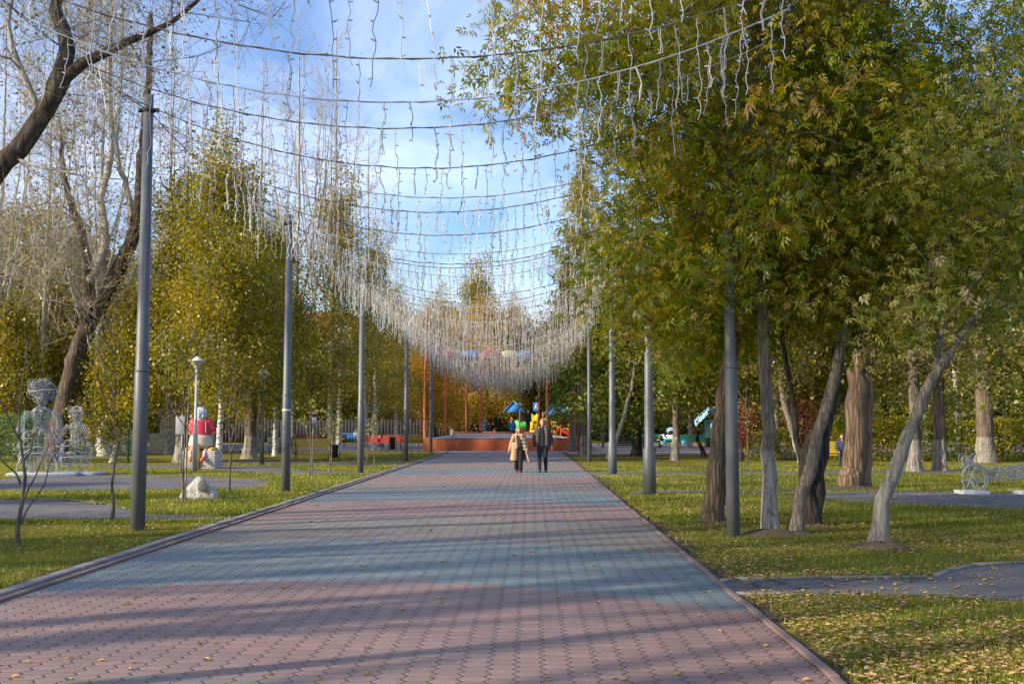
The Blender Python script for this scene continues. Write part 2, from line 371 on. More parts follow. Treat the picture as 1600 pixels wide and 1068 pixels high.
# ------------------------------------------------------------------ grass blades and leaf litter
rg = np.random.default_rng(11)
def scatter(n, ylo, yhi, side, power=1.6):
    y = ylo+(yhi-ylo)*rg.random(n)**power
    if side < 0: x0, x1 = -.56*y-1.5, np.full(n, PX0-.30)
    else: x0, x1 = np.full(n, PX1+.10), .53*y+1.5
    x = x0+(x1-x0)*rg.random(n); k = (x1 > x0) & on_lawn(x, y); return x[k], y[k]
def grass():
    mb = MB()
    for side in (-1, 1):
        for n, a, b, hh in ((110000 if side > 0 else 60000, 5.5, 22, .05), (120000, 18, 46, .07)):
            x, y = scatter(n, a, b, side, 1.25)
            f = np.sin(x*1.7+3)*np.cos(y*1.3)+np.sin(x*.6-y*.9)*.8+rg.normal(0, .5, len(x)); edge = np.minimum(abs(x-1.95), abs(x+5.05)); k = (f > -.9) & (edge > .05+.22*(1+np.sin(y*2.1+x)+.6*np.sin(y*5.3))*rg.random(len(x))); x, y = x[k], y[k]; m = len(x)
            a_ = rg.uniform(0, 6.28, m); h = hh*rg.uniform(.5, 1.3, m); w = rg.uniform(.003, .006, m)*(1 if b < 30 else 2.2)
            le = rg.normal(0, .45, (m, 2))*h[:, None]
            p = np.stack([x, y, np.zeros(m)], 1); d = np.stack([np.cos(a_)*w, np.sin(a_)*w, 0*w], 1)
            tip = p+np.stack([le[:, 0], le[:, 1], h], 1)
            mb.add(np.stack([p-d, p+d, tip], 1).reshape(-1, 3), np.arange(3*m).reshape(-1, 3), np.clip(rg.normal(.45, .22, m)+.12*np.sin(x*2+y), 0, 1))
    m = leafmat('grass_blades', [(0, (.065, .095, .008)), (.45, (.20, .235, .020)), (.8, (.37, .34, .04)), (1, (.42, .34, .11))], .35, .03)
    o = mb.build('grass', m, attr=True); tag(o, 'short autumn grass of the lawns on both sides of the avenue', 'grass', kind='stuff')
grass()
LEAFT = np.array([(-.5, 0, 0), (-.15, .30, .10), (.5, 0, .02), (-.15, -.30, .10)])
def litter_leaf(seed):
    q = np.random.default_rng(seed); cu = q.uniform(.05, .35)
    pts = [(-.55, 0, .02), (-.28, q.uniform(.1, .24), cu), (.05, q.uniform(.15, .3), cu*1.2), (.3, .14, cu*.6), (.7, 0, cu*.5), (.22, -.14, cu*.9), (0, -q.uniform(.15, .28), cu*.8), (-.3, -.16, cu*.4), (0, 0, 0)]
    return np.array(pts), np.array([[8, i, (i+1) % 8] for i in range(8)])
LITM = leafmat('fallen_leaf', [(0, (.12, .06, .03)), (.25, (.36, .19, .08)), (.5, (.50, .31, .14)), (.72, (.58, .42, .22)), (.86, (.62, .42, .07)), (1, (.30, .32, .06))], .2, .05)
def litter():
    mb = MB(); L8 = [litter_leaf(i) for i in range(8)]
    def put(x, y, s, z, at):
        n = len(x); kind = rg.integers(0, 8, n)
        for q in range(8):
            k = kind == q; m = k.sum()
            if not m: continue
            T, F = L8[q]; a = rg.uniform(0, 6.28, m); c, sn = np.cos(a), np.sin(a); til = rg.normal(0, .35, (m, 2))
            V = T[None]*s[k][:, None, None]; X = V[..., 0]*c[:, None]-V[..., 1]*sn[:, None]; Yv = V[..., 0]*sn[:, None]+V[..., 1]*c[:, None]
            Z = V[..., 2]+np.abs(X*til[:, :1]+Yv*til[:, 1:])*.6
            A = np.stack([X+x[k][:, None], Yv+y[k][:, None], Z+z], -1).reshape(-1, 3)
            mb.add(A, (F[None]+9*np.arange(m)[:, None, None]).reshape(-1, 3), np.repeat(at[k], 8))
    for side, n, a, b, sc in ((1, 20000, 5.5, 22, .048), (1, 5000, 19, 60, .065), (-1, 2600, 7, 24, .06), (-1, 5000, 20, 66, .075)):
        x, y = scatter(n, a, b, side, 1.15)
        f = np.sin(x*1.1+.5*y)+np.cos(y*1.9-x*.7)+.8*np.sin(3.1*x+2*y)*np.cos(2.3*y-x)+rg.normal(0, .55, len(x))
        if side > 0: f = f+2.6*np.exp(-(x-PX1)/.7)+1.1*np.exp(-((y-12.6)/1.6)**2)+.5*np.exp(-((y-9.9)/.5)**2)-.25
        k = f > (.1 if side > 0 else .5); x, y = x[k], y[k]; m = len(x)
        put(x, y, rg.uniform(.5, 1.35, m)*sc, .025, np.clip(rg.beta(2.2, 2.0, m), 0, 1))
    # on the asphalt and the far avenue
    for p in APOLY[4:6]:
        x = rg.uniform(p[:, 0].min(), p[:, 0].max(), 700); y = rg.uniform(p[:, 1].min(), p[:, 1].max(), 700); k = inpoly(x, y, p); x, y = x[k], y[k]
        put(x, y, rg.uniform(.03, .08, len(x)), .008, rg.uniform(.3, .95, len(x)))
    n = 500; x = rg.uniform(PX0+.1, PX1-.1, n); y = rg.uniform(18, 62, n); put(x, y, rg.uniform(.04, .08, n), .022, rg.uniform(.5, 1, n))
    o = mb.build('leaf_litter', LITM, attr=True); tag(o, 'litter of dry tan and yellow leaves spread over the lawns and paths', 'fallen leaves', kind='stuff')
litter()
def single_leaves():
    vs = []
    for q in range(10):
        T, F = litter_leaf(40+q); mb = MB(); mb.add(T*.08, F, np.full(8, .35+.07*q if q < 9 else 1.0)); o = mb.build('fallen_leaf', LITM, attr=True); vs.append(o)
    rr = random.Random(5); k = 0
    def place(x, y, z, s, label, group):
        nonlocal k
        o = vs[k] if k < 10 else vs[rr.randrange(10)].copy()
        if k >= 10: COL.objects.link(o)
        o.location = (x, y, z); o.rotation_euler = (rr.uniform(-.1, .1), rr.uniform(-.1, .1), rr.uniform(0, 6.28)); o.scale = (s, s, s)
        tag(o, label, 'leaf', group); k += 1
    for _ in range(150):
        y = 6.9+11*rr.random()**1.2; x = rr.uniform(max(PX0+.05, -.5*y), PX1-.05)
        place(x, y, .022, rr.uniform(.4, .85), 'small yellow leaf fallen on the coloured paving of the avenue', 'fallen leaves on the paving')
    c = 0
    while c < 130:
        y = 6.6+6.5*rr.random()**1.3; x = rr.uniform(PX1+.18, .48*y)
        if x < PX1+.18 or not on_lawn(np.array([x]), np.array([y]))[0]: continue
        place(x, y, .035, rr.uniform(.45, 1.05), 'curled tan leaf lying on the grass at the near right corner', 'large fallen leaves on the right lawn'); c += 1
single_leaves()
# ------------------------------------------------------------------ tree machine
def lump(d, ph): return 1+.16*np.sin(d[:, 0]*3.1+ph[0])*np.sin(d[:, 1]*2.7+ph[1])+.14*np.sin(d[:, 2]*4.3+ph[2]+d[:, 0]*2.2)
LEAF_SIMPLE = (np.array([[(0, 0, 0), (.45, .40, .03), (1, 0, -.08), (.45, -.40, .03)]]))
LEAF_COMP = np.array([[(.55, .0, 0), (.8, .13, .02), (1.15, 0, -.12), (.8, -.13, .02)],
    [(.42, .02, 0), (.50, .24, .02), (.80, .42, -.1), (.66, .14, 0)], [(.42, -.02, 0), (.50, -.24, .02), (.80, -.42, -.1), (.66, -.14, 0)],
    [(.15, .02, 0), (.18, .24, .02), (.46, .44, -.1), (.36, .14, 0)], [(.15, -.02, 0), (.18, -.24, .02), (.46, -.44, -.1), (.36, -.14, 0)]])
LEAF_NEEDLE = np.array([[(0, .05, 0), (1, .03, -.05), (1, -.03, -.05), (0, -.05, 0)], [(0, 0, .05), (.9, .3, .0), (.95, .26, -.03), (0, 0, -.05)], [(0, 0, .05), (.9, -.3, .0), (.95, -.26, -.03), (0, 0, -.05)]])
def tree(name, label, cat, loc, spines, crowns, bark, leafm=None, leaf=LEAF_SIMPLE, lsize=.09, nl=60, sig=.35, droop=.4,
         rtip=.006, seed=1, group=None, rough=.10, bias=None, step=.45, twig=None, tw=0, twl=.5, trunkz=None, up=.0, twm=None, twr=.1, base_flare=1.5, rmax=None, pw=2.2, hang=0.0):
    rg = np.random.default_rng(seed); root = empty(name, loc, 0, label, cat, group)
    if leaf is LEAF_COMP: nl = int(nl*2.4); lsize *= .90; crowns = [c[:6]+(int(c[6]*1.35),) for c in crowns]; sig *= 1.15
    tm = MB(); twmb = MB(); nodes = []; rads = []; par = []
    for si, (pts, r0, r1) in enumerate(spines):
        pts = [Vector(p) for p in pts]; ln = [0]
        for a, b in zip(pts, pts[1:]): ln.append(ln[-1]+(b-a).length)
        n = max(5, int(ln[-1]/.3)+1); q = []
        for t in np.linspace(0, ln[-1], n):
            i = min(len(pts)-2, max(0, int(np.searchsorted(ln, t, side='right'))-1)); f = (t-ln[i])/(ln[i+1]-ln[i]+1e-9)
            # catmull-rom
            p0 = pts[max(0, i-1)]; p1 = pts[i]; p2 = pts[i+1]; p3 = pts[min(len(pts)-1, i+2)]
            q.append(.5*((2*p1)+(p2-p0)*f+(2*p0-5*p1+4*p2-p3)*f*f+(3*p1-p0-3*p2+p3)*f**3))
        q = np.array([tuple(v) for v in q]); q[1:-1] += rg.normal(0, .018+.1*r1, q[1:-1].shape)*np.array([1, 1, .3])
        tt = np.linspace(0, 1, n); r = r0+(r1-r0)*tt**.8
        if si == 0 and pts[0].z < .1:
            zz = q[:, 2]; r = r*(1+(base_flare-1)*np.exp(-np.maximum(zz, 0)/.16)); q[0, 2] = -.15
        ns = 14 if r0 > .09 else 8
        (twmb if twm is not None and r0 < twr else tm).tube(q, r, ns, rough=rough, seed=seed*7+si)
        for a, b in zip(q, r): nodes.append(a); rads.append(b)
    nodes = np.array(nodes); nspine = len(nodes); srad = np.array(rads)
    tg = []
    for (cx, cy, cz, rx, ry, rz, n) in crowns:
        d = rg.normal(0, 1, (n, 3)); d /= np.linalg.norm(d, axis=1)[:, None]
        rr = rg.random(n)**(1/2.6)*lump(d, rg.uniform(0, 6.28, 3)); tg.append(np.array([cx, cy, cz])+d*rr[:, None]*np.array([rx, ry, rz]))
    tg = np.concatenate(tg) if tg else np.zeros((0, 3)); tg = tg[tg[:, 2] > .6]
    dist = np.min(np.linalg.norm(tg[:, None]-nodes[None], axis=2), axis=1) if len(tg) else np.zeros(0)
    order = np.argsort(dist); chains = []; P_ = [tuple(x) for x in nodes]; parent = [-1]*nspine
    cap = len(nodes)+int(len(tg)*12)+10; A = np.zeros((cap, 3)); A[:nspine] = nodes; N = nspine; parent = np.full(cap, -1); usable = np.ones(cap, bool); usable[:nspine] = nodes[:, 2] > (crowns[0][2]-crowns[0][5])*.55 if crowns else True
    if not usable[:nspine].any(): usable[:nspine] = True
    for ti in order:
        t = tg[ti]; D = t-A[:N]; h = np.hypot(D[:, 0], D[:, 1]); dd = np.linalg.norm(D, axis=1)
        cost = dd+.7*np.maximum(0, .35*h*(1-hang)-D[:, 2])+up*h; cost[~usable[:N]] = 1e9
        i = int(np.argmin(cost)); a = A[i]; L_ = dd[i]; k = max(1, min(10, int(L_/step)))
        mid = (a+t)/2+np.array([0, 0, (.12-.05*droop)*L_])+rg.normal(0, .06*L_, 3); prev = i; ch = [i]
        for s in range(1, k+1):
            f = s/k; p = (1-f)**2*a+2*f*(1-f)*mid+f*f*t
            if s < k: p = p+rg.normal(0, .03, 3)
            if N >= cap: break
            A[N] = p; parent[N] = prev; prev = N; ch.append(N); N += 1
        chains.append(ch)
    cnt = np.zeros(N)
    for ch in chains: cnt[ch[-1]] += 1
    for i in range(N-1, nspine-1, -1):
        if parent[i] >= 0: cnt[parent[i]] += cnt[i]
    rad = rtip*np.maximum(cnt, 1)**(1/pw)
    if rmax: rad = np.minimum(rad, rmax)
    for ch in chains:
        pts = A[ch]; r = rad[ch].copy(); r[0] = min(r[1]*1.15, srad[ch[0]] if ch[0] < nspine else r[0]) if len(ch) > 1 else r[0]
        if len(ch) < 2: continue
        r[-1] *= .5
        (twmb if twm is not None and r.max() < .05 else tm).tube(pts, r, 3 if r.max() < .02 else (5 if r.max() < .05 else 7), cap=False)
    cm = MB()
    if twig and tw:
        n = len(tg)*tw; b = np.repeat([c[-1] for c in chains], tw); p = A[b]+rg.normal(0, .12, (n, 3)); pp = A[parent[b]]
        d = A[b]-pp; d /= np.linalg.norm(d, axis=1)[:, None]+1e-6; d = d*.6+rg.normal(0, .5, (n, 3))+np.array([0, 0, twig]); d /= np.linalg.norm(d, axis=1)[:, None]
        ll = rg.uniform(.4, 1.2, n)*twl; base = A[b]*(rg.random((n, 1)))+pp*0
        f = rg.random((n, 1)); base = pp+(A[b]-pp)*f; mid = base+d*(ll*.5)[:, None]+rg.normal(0, .05, (n, 3)); tip = base+d*ll[:, None]+np.array([0, 0, 1])*(.12*np.sign(twig)*ll)[:, None]
        w = np.cross(d, rg.normal(0, 1, (n, 3))); w /= np.linalg.norm(w, axis=1)[:, None]+1e-6; w2 = np.cross(d, w); rt = rtip*.8
        # three-sided twigs
        V = []
        for pt, rr in ((base, rt), (mid, rt*.75), (tip, rt*.3)):
            for an in (0, 2.09, 4.19): V.append(pt+rr*(w*math.cos(an)+w2*math.sin(an)))
        V = np.stack(V, 1).reshape(-1, 3); F = []
        for l in (0, 3):
            for j in range(3): F.append([l+j, l+(j+1) % 3, l+3+(j+1) % 3, l+3+j])
        (tm if twm is None else twmb).add(V, (np.array(F)[None]+9*np.arange(n)[:, None, None]).reshape(-1, 4))
    tm.build('trunk', bark, root, smooth=True)
    if twm is not None: twmb.build('twigs', twm, root, smooth=True)
    if leafm is not None and nl:
        ends = np.array([c[-1] for c in chains]); pe = A[parent[ends]]; n = len(ends)*nl
        ton = rg.normal(0, .13, len(ends)); sc = rg.uniform(.3, 1.5, len(ends))
        idx = np.repeat(np.arange(len(ends)), nl); keep = rg.random(n) < sc[idx]/1.5+.15; idx = idx[keep]; n = len(idx)
        f = rg.random((n, 1))**.7; c = pe[idx]+(A[ends][idx]-pe[idx])*f*1.15
        off = rg.normal(0, 1, (n, 3))*sig; off[:, 2] *= .75; off[:, 2] -= np.abs(rg.normal(0, 1, n))*hang*sig*1.6
        pos = c+off; ax = rg.normal(0, 1, (n, 3)); ax[:, 2] = ax[:, 2]*.5-droop*1.4; ax /= np.linalg.norm(ax, axis=1)[:, None]
        no = rg.normal(0, .6, (n, 3))+np.array([0, 0, 1]); sd_ = np.cross(ax, no); sd_ /= np.linalg.norm(sd_, axis=1)[:, None]+1e-6; no = np.cross(sd_, ax)
        s = lsize*rg.uniform(.5, 1.35, n); T = leaf; k = len(T); wv = rg.uniform(.55, 1.2, n); cv = rg.uniform(-1, 3.5, n)
        V = pos[:, None, None, :]+s[:, None, None, None]*(T[None, ..., 0:1]*ax[:, None, None, :]+T[None, ..., 1:2]*(wv[:, None]*sd_)[:, None, None, :]+T[None, ..., 2:3]*(cv[:, None]*no)[:, None, None, :])
        v = np.clip(rg.normal(.45, .17, n)+ton[idx]+(bias(pos) if bias else 0), 0, 1)
        cm.add(V.reshape(-1, 3), np.arange(n*k*4).reshape(-1, 4), np.repeat(v, k)); cm.build('crown', leafm, root, attr=True)
    return root
# ------------------------------------------------------------------ trees
BK_GREY = barkmat('bark_grey', (.055, .047, .038), (.20, .175, .145), (14, 14, 2.2), depth=.02)
BK_WASH = barkmat('bark_whitewashed', (.07, .06, .05), (.23, .205, .17), (14, 14, 2.2), wash=1.25, depth=.02, washc=(.40, .37, .33))
BK_WASH2 = barkmat('bark_whitewashed_high', (.06, .05, .042), (.21, .19, .16), (12, 12, 2.0), wash=1.6, depth=.025, washc=(.31, .285, .25))
BK_BROWN = barkmat('bark_furrowed_brown', (.05, .034, .022), (.25, .175, .11), (7, 7, .8), depth=.07)
BK_DRKB = barkmat('bark_dark_brown', (.05, .038, .027), (.19, .145, .10), (10, 10, 1.3), depth=.04)
BK_POP = barkmat('bark_poplar_furrowed', (.03, .022, .016), (.13, .10, .075), (6, 6, .9), depth=.06)
BK_POPW = barkmat('bark_poplar_whitewashed', (.05, .04, .03), (.19, .15, .115), (7, 7, 1.0), wash=1.15, depth=.05, washc=(.34, .32, .29))
BK_DARK = barkmat('bark_dark', (.018, .015, .013), (.07, .06, .05), (10, 10, 1.5), depth=.03)
BK_BIRCH = barkmat('bark_birch', (.03, .025, .02), (.62, .58, .52), birch=True)
BK_PALE = barkmat('bark_pale_poplar', (.13, .115, .095), (.46, .42, .34), (6, 6, 2.2), depth=.01)
TWP = barkmat('twig_pale', (.22, .19, .15), (.50, .46, .39), (9, 9, 3), depth=.004)
BK_TWIG = barkmat('bark_twiggy', (.07, .058, .045), (.27, .24, .19), (9, 9, 2.2), depth=.01)
LM_MAPLE = leafmat('leaf_maple', [(0, (.085, .12, .010)), (.35, (.18, .22, .015)), (.55, (.31, .32, .02)), (.75, (.48, .40, .03)), (.9, (.52, .27, .03)), (1, (.55, .38, .15))], .55, .03)
LM_MAPLE2 = leafmat('leaf_maple_pale', [(0, (.09, .125, .012)), (.3, (.21, .25, .022)), (.55, (.37, .36, .06)), (.8, (.50, .43, .14)), (1, (.50, .37, .24))], .45, .035)
LM_BIRCH = leafmat('leaf_birch', [(0, (.085, .092, .010)), (.35, (.19, .185, .014)), (.6, (.33, .275, .018)), (.82, (.48, .34, .022)), (1, (.50, .25, .03))], .45, .03)
LM_YEL = leafmat('leaf_yellow', [(0, (.22, .15, .012)), (.4, (.42, .28, .022)), (.75, (.56, .37, .03)), (1, (.55, .28, .04))], .5, .02)
LM_OLIVE = leafmat('leaf_olive_dry', [(0, (.08, .078, .022)), (.4, (.17, .155, .038)), (.7, (.29, .23, .08)), (1, (.40, .26, .11))], .4, .03)
LM_CON = leafmat('needle', [(0, (.022, .045, .012)), (.4, (.055, .095, .02)), (.7, (.17, .18, .025)), (1, (.45, .33, .04))], .3, .02)
LM_RED = leafmat('leaf_red', [(0, (.12, .03, .02)), (.5, (.35, .09, .06)), (1, (.45, .22, .10))], .4, .02)
LM_GREEN = leafmat('leaf_green', [(0, (.05, .08, .010)), (.4, (.12, .165, .018)), (.7, (.23, .25, .025)), (1, (.36, .29, .03))], .42, .03)
def tr(base, l): return [tuple(P(x, y, Y)-base) for x, y, Y in l]
def top(base, pts, dz): return pts
def base_at(px, py): return G(px, py)
GR = 'ash-leaved maples on the right lawn'
# A: brown leaning trunk left of the near right pole
b = G(1110, 816); Y = b.y
tree('maple_tree', 'maple with a bare brown trunk leaning right, just left of the nearest right pole', 'tree', b,
     [([(0, 0, 0)]+tr(b, [(1118, 740, Y), (1130, 640, Y), (1140, 560, Y), (1150, 430, Y+.2), (1165, 300, Y+.3), (1150, 190, Y+.3)]), .185, .05)],
     [(.1, .5, 4.4, 2.2, 2.4, 1.4, 95), (.3, .3, 7.0, 2.4, 2.4, 2.4, 100), (.5, 2.2, 3.4, 1.8, 2.0, .7, 40)], BK_DRKB, LM_MAPLE, LEAF_COMP, .19, 26, .30, .45, .007, 21, GR, twig=-.1, tw=1)
# B: whitewashed straight trunk
b = G(1206, 834); Y = b.y
tree('maple_tree', 'maple with a straight pale trunk ribbed at the foot, right of the nearest right pole', 'tree', b,
     [([(0, 0, 0)]+tr(b, [(1203, 760, Y), (1199, 680, Y), (1200, 600, Y), (1190, 500, Y), (1180, 380, Y), (1172, 250, Y), (1178, 120, Y), (1190, 10, Y), (1195, -120, Y)]), .125, .03)],
     [(-2.5, -.8, 7.4, 1.9, 2.2, 2.2, 85), (-.5, -.3, 5.0, 2.1, 2.3, 1.5, 65), (.6, .3, 3.6, 2.0, 1.6, .8, 36), (.2, -.6, 8.6, 2.6, 2.5, 2.8, 115)], BK_WASH, LM_MAPLE, LEAF_COMP, .19, 28, .30, .45, .007, 22, GR, twig=-.15, tw=1,
     bias=lambda p: .10*(p[:, 2] > 7)+.05)
# C: curved double trunk
b = G(1238, 834); Y = b.y
tree('maple_tree', 'maple with a curving dark trunk sweeping up to the right, foot shaded', 'tree', b,
     [([(0, 0, 0)]+tr(b, [(1256, 770, Y), (1272, 700, Y), (1290, 640, Y), (1312, 560, Y+.1), (1330, 470, Y+.2), (1346, 380, Y+.3), (1370, 240, Y+.3), (1385, 120, Y+.3), (1390, -40, Y+.3)]), .11, .03),
      (tr(b, [(1330, 470, Y+.2), (1312, 360, Y), (1300, 230, Y-.2), (1320, 60, Y-.2)]), .06, .02)],
     [(2.0, .0, 6.2, 2.2, 2.4, 2.2, 90), (.6, .2, 9.0, 1.9, 2.0, 2.2, 70), (.9, .4, 4.4, 1.9, 1.8, 1.0, 40)], BK_GREY, LM_MAPLE, LEAF_COMP, .19, 26, .30, .45, .007, 23, GR, twig=-.1, tw=1)
# D: short foot with several stems
b = G(1270, 822); Y = b.y
tree('maple_tree', 'many-stemmed dark maple behind the curving one, its foot forked and hollow', 'tree', b,
     [([(0, 0, 0)]+tr(b, [(1264, 790, Y), (1256, 740, Y), (1268, 690, Y), (1290, 640, Y+.3), (1310, 560, Y+.3), (1322, 420, Y+.4), (1328, 280, Y+.4), (1345, 100, Y+.5)]), .12, .04),
      ([(.02, .05, -.05)]+tr(b, [(1276, 770, Y+.1), (1282, 700, Y+.2), (1300, 620, Y+.4), (1320, 540, Y+.6), (1400, 420, Y+.8), (1500, 320, Y+1)]), .15, .03),
      (tr(b, [(1256, 740, Y), (1240, 640, Y), (1228, 560, Y), (1215, 430, Y+.2), (1210, 300, Y+.4)]), .06, .02)],
     [(.4, 1.2, 6.6, 2.8, 2.2, 2.2, 100), (2.2, 1.0, 5.2, 2.6, 2.2, 1.6, 80), (.8, 1.3, 4.0, 2.8, 2, 1.0, 60)], BK_DARK, LM_MAPLE, LEAF_COMP, .19, 26, .32, .45, .007, 24, GR, twig=-.1, tw=1)
# F: leaning pale trunk to the right
b = G(1368, 852); Y = b.y
tree('maple_tree', 'maple with a pale trunk leaning far right, paler dry leaves, nearest the right edge', 'tree', b,
     [([(0, 0, 0)]+tr(b, [(1384, 780, Y), (1402, 710, Y), (1430, 650, Y), (1452, 600, Y), (1480, 555, Y), (1520, 500, Y+.2), (1560, 440, Y+.3), (1610, 380, Y+.4), (1680, 250, Y+.5), (1720, 80, Y+.5)]), .108, .02),
      (tr(b, [(1452, 600, Y), (1478, 500, Y), (1540, 420, Y-.2), (1580, 300, Y-.3), (1570, 150, Y-.3)]), .05, .015)],
     [(1.6, .0, 4.9, 1.9, 1.8, 1.4, 40), (2.6, .2, 6.9, 1.7, 1.8, 1.7, 40), (.35, -.2, 3.15, .55, .6, .3, 7), (1.9, -.5, 4.2, 1.2, .8, .9, 26), (2.4, 2.5, 4.0, 2.4, 1.8, 1.0, 40), (3.2, .2, 9.4, 1.5, 1.6, 1.5, 16)], BK_WASH2, LM_MAPLE2, LEAF_COMP, .16, 22, .30, .35, .006, 25, GR, twig=.1, tw=2)
# E: thick furrowed brown trunk
b = G(1334, 763); Y = b.y
tree('old_maple_tree', 'thick furrowed golden-brown trunk standing behind the maples', 'tree', b,
     [([(-.1, 0, 0)]+tr(b, [(1336, 700, Y), (1340, 620, Y), (1345, 540, Y), (1370, 420, Y), (1385, 300, Y), (1380, 150, Y)]), .30, .09),
      ([(.2, .1, -.1)]+tr(b, [(1350, 690, Y+.1), (1352, 600, Y+.1), (1330, 500, Y), (1300, 380, Y), (1290, 250, Y)]), .22, .08)],
     [(.3, 0, 9.5, 4.0, 4, 4.2, 190), (-2.2, 0, 7.4, 3, 3, 2.4, 70)], BK_BROWN, LM_OLIVE, LEAF_SIMPLE, .15, 42, .40, .45, .010, 26, None, twig=.05, tw=1, rough=.22, base_flare=1.15)
# G H I: whitewashed poplars by the hedge
def poplar(px, py, r, seed, label, hgt=15, lean=0, crown=None, lm=LM_OLIVE, bark=BK_POPW, nl=46, group='whitewashed old poplars before the right hedge', w=3.2, ls=.15):
    b = G(px, py)
    return tree('poplar_tree', label, 'tree', b, [([(0, 0, 0), (.05+lean*.3, 0, hgt*.2), (lean*.6, .1, hgt*.45), (lean, .1, hgt*.9)], r, r*.25),
        ([(lean*.4, 0, hgt*.32), (lean*.4-1.0, .3, hgt*.5), (lean*.4-1.4, .5, hgt*.8)], r*.45, r*.12), ([(lean*.4, 0, hgt*.28), (lean*.4+1.1, .3, hgt*.45), (lean*.4+1.5, -.3, hgt*.75)], r*.45, r*.12)],
        crown or [(lean*.7, 0, hgt*.62, w, w, hgt*.34, 210), (lean*.4, 0, hgt*.30, w*.6, w*.6, hgt*.1, 30)], bark, lm, LEAF_SIMPLE, ls, nl, .42, .4, .010, seed, group, twig=.3, tw=2, rough=.16)
poplar(1430, 736, .25, 31, 'whitewashed old poplar seen behind the leaning pale maple')
poplar(1468, 735, .24, 32, 'whitewashed old poplar standing before the middle of the hedge')
poplar(1538, 722, .42, 33, 'thickest whitewashed poplar, dark above, behind the wire cat', hgt=17, nl=18)
poplar(1655, 740, .35, 34, 'whitewashed poplar at the right edge of the view', hgt=15, nl=18)
poplar(1055, 719, .19, 35, 'straight slim poplar between the dark bench and the green bench', hgt=11, w=2.8, group=None, lm=LM_GREEN, ls=.16)
b = G(950, 716)
tree('slanting_tree', 'slim tree slanting to the right behind the second right pole', 'tree', b, [([(0, 0, 0)]+tr(b, [(962, 690, b.y), (975, 650, b.y), (988, 600, b.y), (998, 540, b.y), (1010, 450, b.y)]), .13, .04)],
     [(2.0, 0, 6.6, 2.9, 2.6, 2.8, 170)], BK_PALE, LM_GREEN, LEAF_SIMPLE, .17, 50, .42, .4, .008, 36, None, tw=1, twig=.1)
b = G(1101, 713)
tree('slanting_tree', 'slim dark tree slanting to the left beside the green bench', 'tree', b, [([(0, 0, 0)]+tr(b, [(1092, 690, b.y), (1083, 662, b.y), (1070, 600, b.y), (1065, 520, b.y)]), .12, .04)],
     [(-1.6, 0, 6.4, 3.0, 2.6, 2.6, 150)], BK_DARK, LM_MAPLE2, LEAF_SIMPLE, .17, 46, .42, .4, .008, 37, None, tw=1, twig=.1)
b = G(1292, 735)
tree('slanting_tree', 'small whitewashed tree slanting left, between the pale maple and the dark ones', 'tree', G(1255, 722), [([(0, 0, 0), (-.5, 0, 1.6), (-.9, 0, 3.2), (-1.0, 0, 6.5)], .2, .05)],
     [(-1.1, 0, 6.2, 2.8, 2.6, 3.0, 150)], BK_WASH, LM_OLIVE, LEAF_SIMPLE, .17, 46, .42, .4, .008, 38, None, tw=1, twig=.1)
# larch and spruce at the end of the avenue on the right
def conifer(px, py, h, r, seed, label, name, yellow, z0=.08):
    b = G(px, py); cr = []
    for i in range(9):
        f = z0+(1-z0)*(i+.5)/9; w = r*(1-f)**.75+.25; cr.append((0, 0, f*h, w, w, h*.055, int(34*(w/r)+8)))
    return tree(name, label, 'tree', b, [([(0, 0, 0), (.05, 0, h*.4), (-.05, 0, h*.98)], h*.015+.05, .03)], cr, BK_GREY if not yellow else BK_POPW, LM_CON, LEAF_NEEDLE, .20, 95, .26, .25, .009, seed, None,
                hang=.35, up=.25, bias=(lambda p: .38+0*p[:, 0]) if yellow else (lambda p: -.05+.035*np.maximum(0, p[:, 2]-4)), tw=1, twig=-.05)
conifer(913, 713, 15.5, 3.3, 41, 'tall larch turning yellow at the top, right of the end of the avenue', 'larch_tree', True, .34)
conifer(893, 705.5, 11, 3.6, 42, 'dark green spruce with low boughs reaching over the fountain', 'spruce_tree', False, .43)
# left side ------------------------------------------------------------
b = G(84, 722); Y = b.y
tree('old_poplar_tree', 'huge dark poplar with a furrowed trunk leaning right behind the wire figures', 'tree', b,
     [([(0, 0, 0)]+tr(b, [(95, 660, Y), (108, 600, Y), (124, 540, Y), (150, 490, Y+.3), (190, 410, Y+.4), (214, 345, Y+.4), (222, 250, Y+.4), (232, 140, Y+.4), (236, 20, Y+.4)]), .52, .10),
      (tr(b, [(118, 560, Y), (133, 500, Y), (140, 440, Y), (128, 370, Y), (100, 280, Y), (95, 200, Y)]), .30, .08),
      (tr(b, [(140, 440, Y), (165, 380, Y), (160, 310, Y), (175, 230, Y), (170, 120, Y), (178, 0, Y)]), .22, .06),
      (tr(b, [(208, 360, Y+.4), (200, 300, Y+.4), (182, 230, Y+.4), (190, 100, Y+.4), (192, 0, Y+.4)]), .14, .05)],
     [(1.0, 0, 17, 4.2, 3.6, 6.5, 330), (-1.5, 0, 10, 4.5, 3.5, 3.2, 150), (2.0, 0, 8.5, 3.5, 3, 3.5, 110)], BK_POP, LM_OLIVE, LEAF_SIMPLE, .14, 16, .45, .4, .010, 51, None, twig=.35, tw=10, twl=1.5, rough=.2, twm=TWP, twr=.25,
     bias=lambda p: .05)
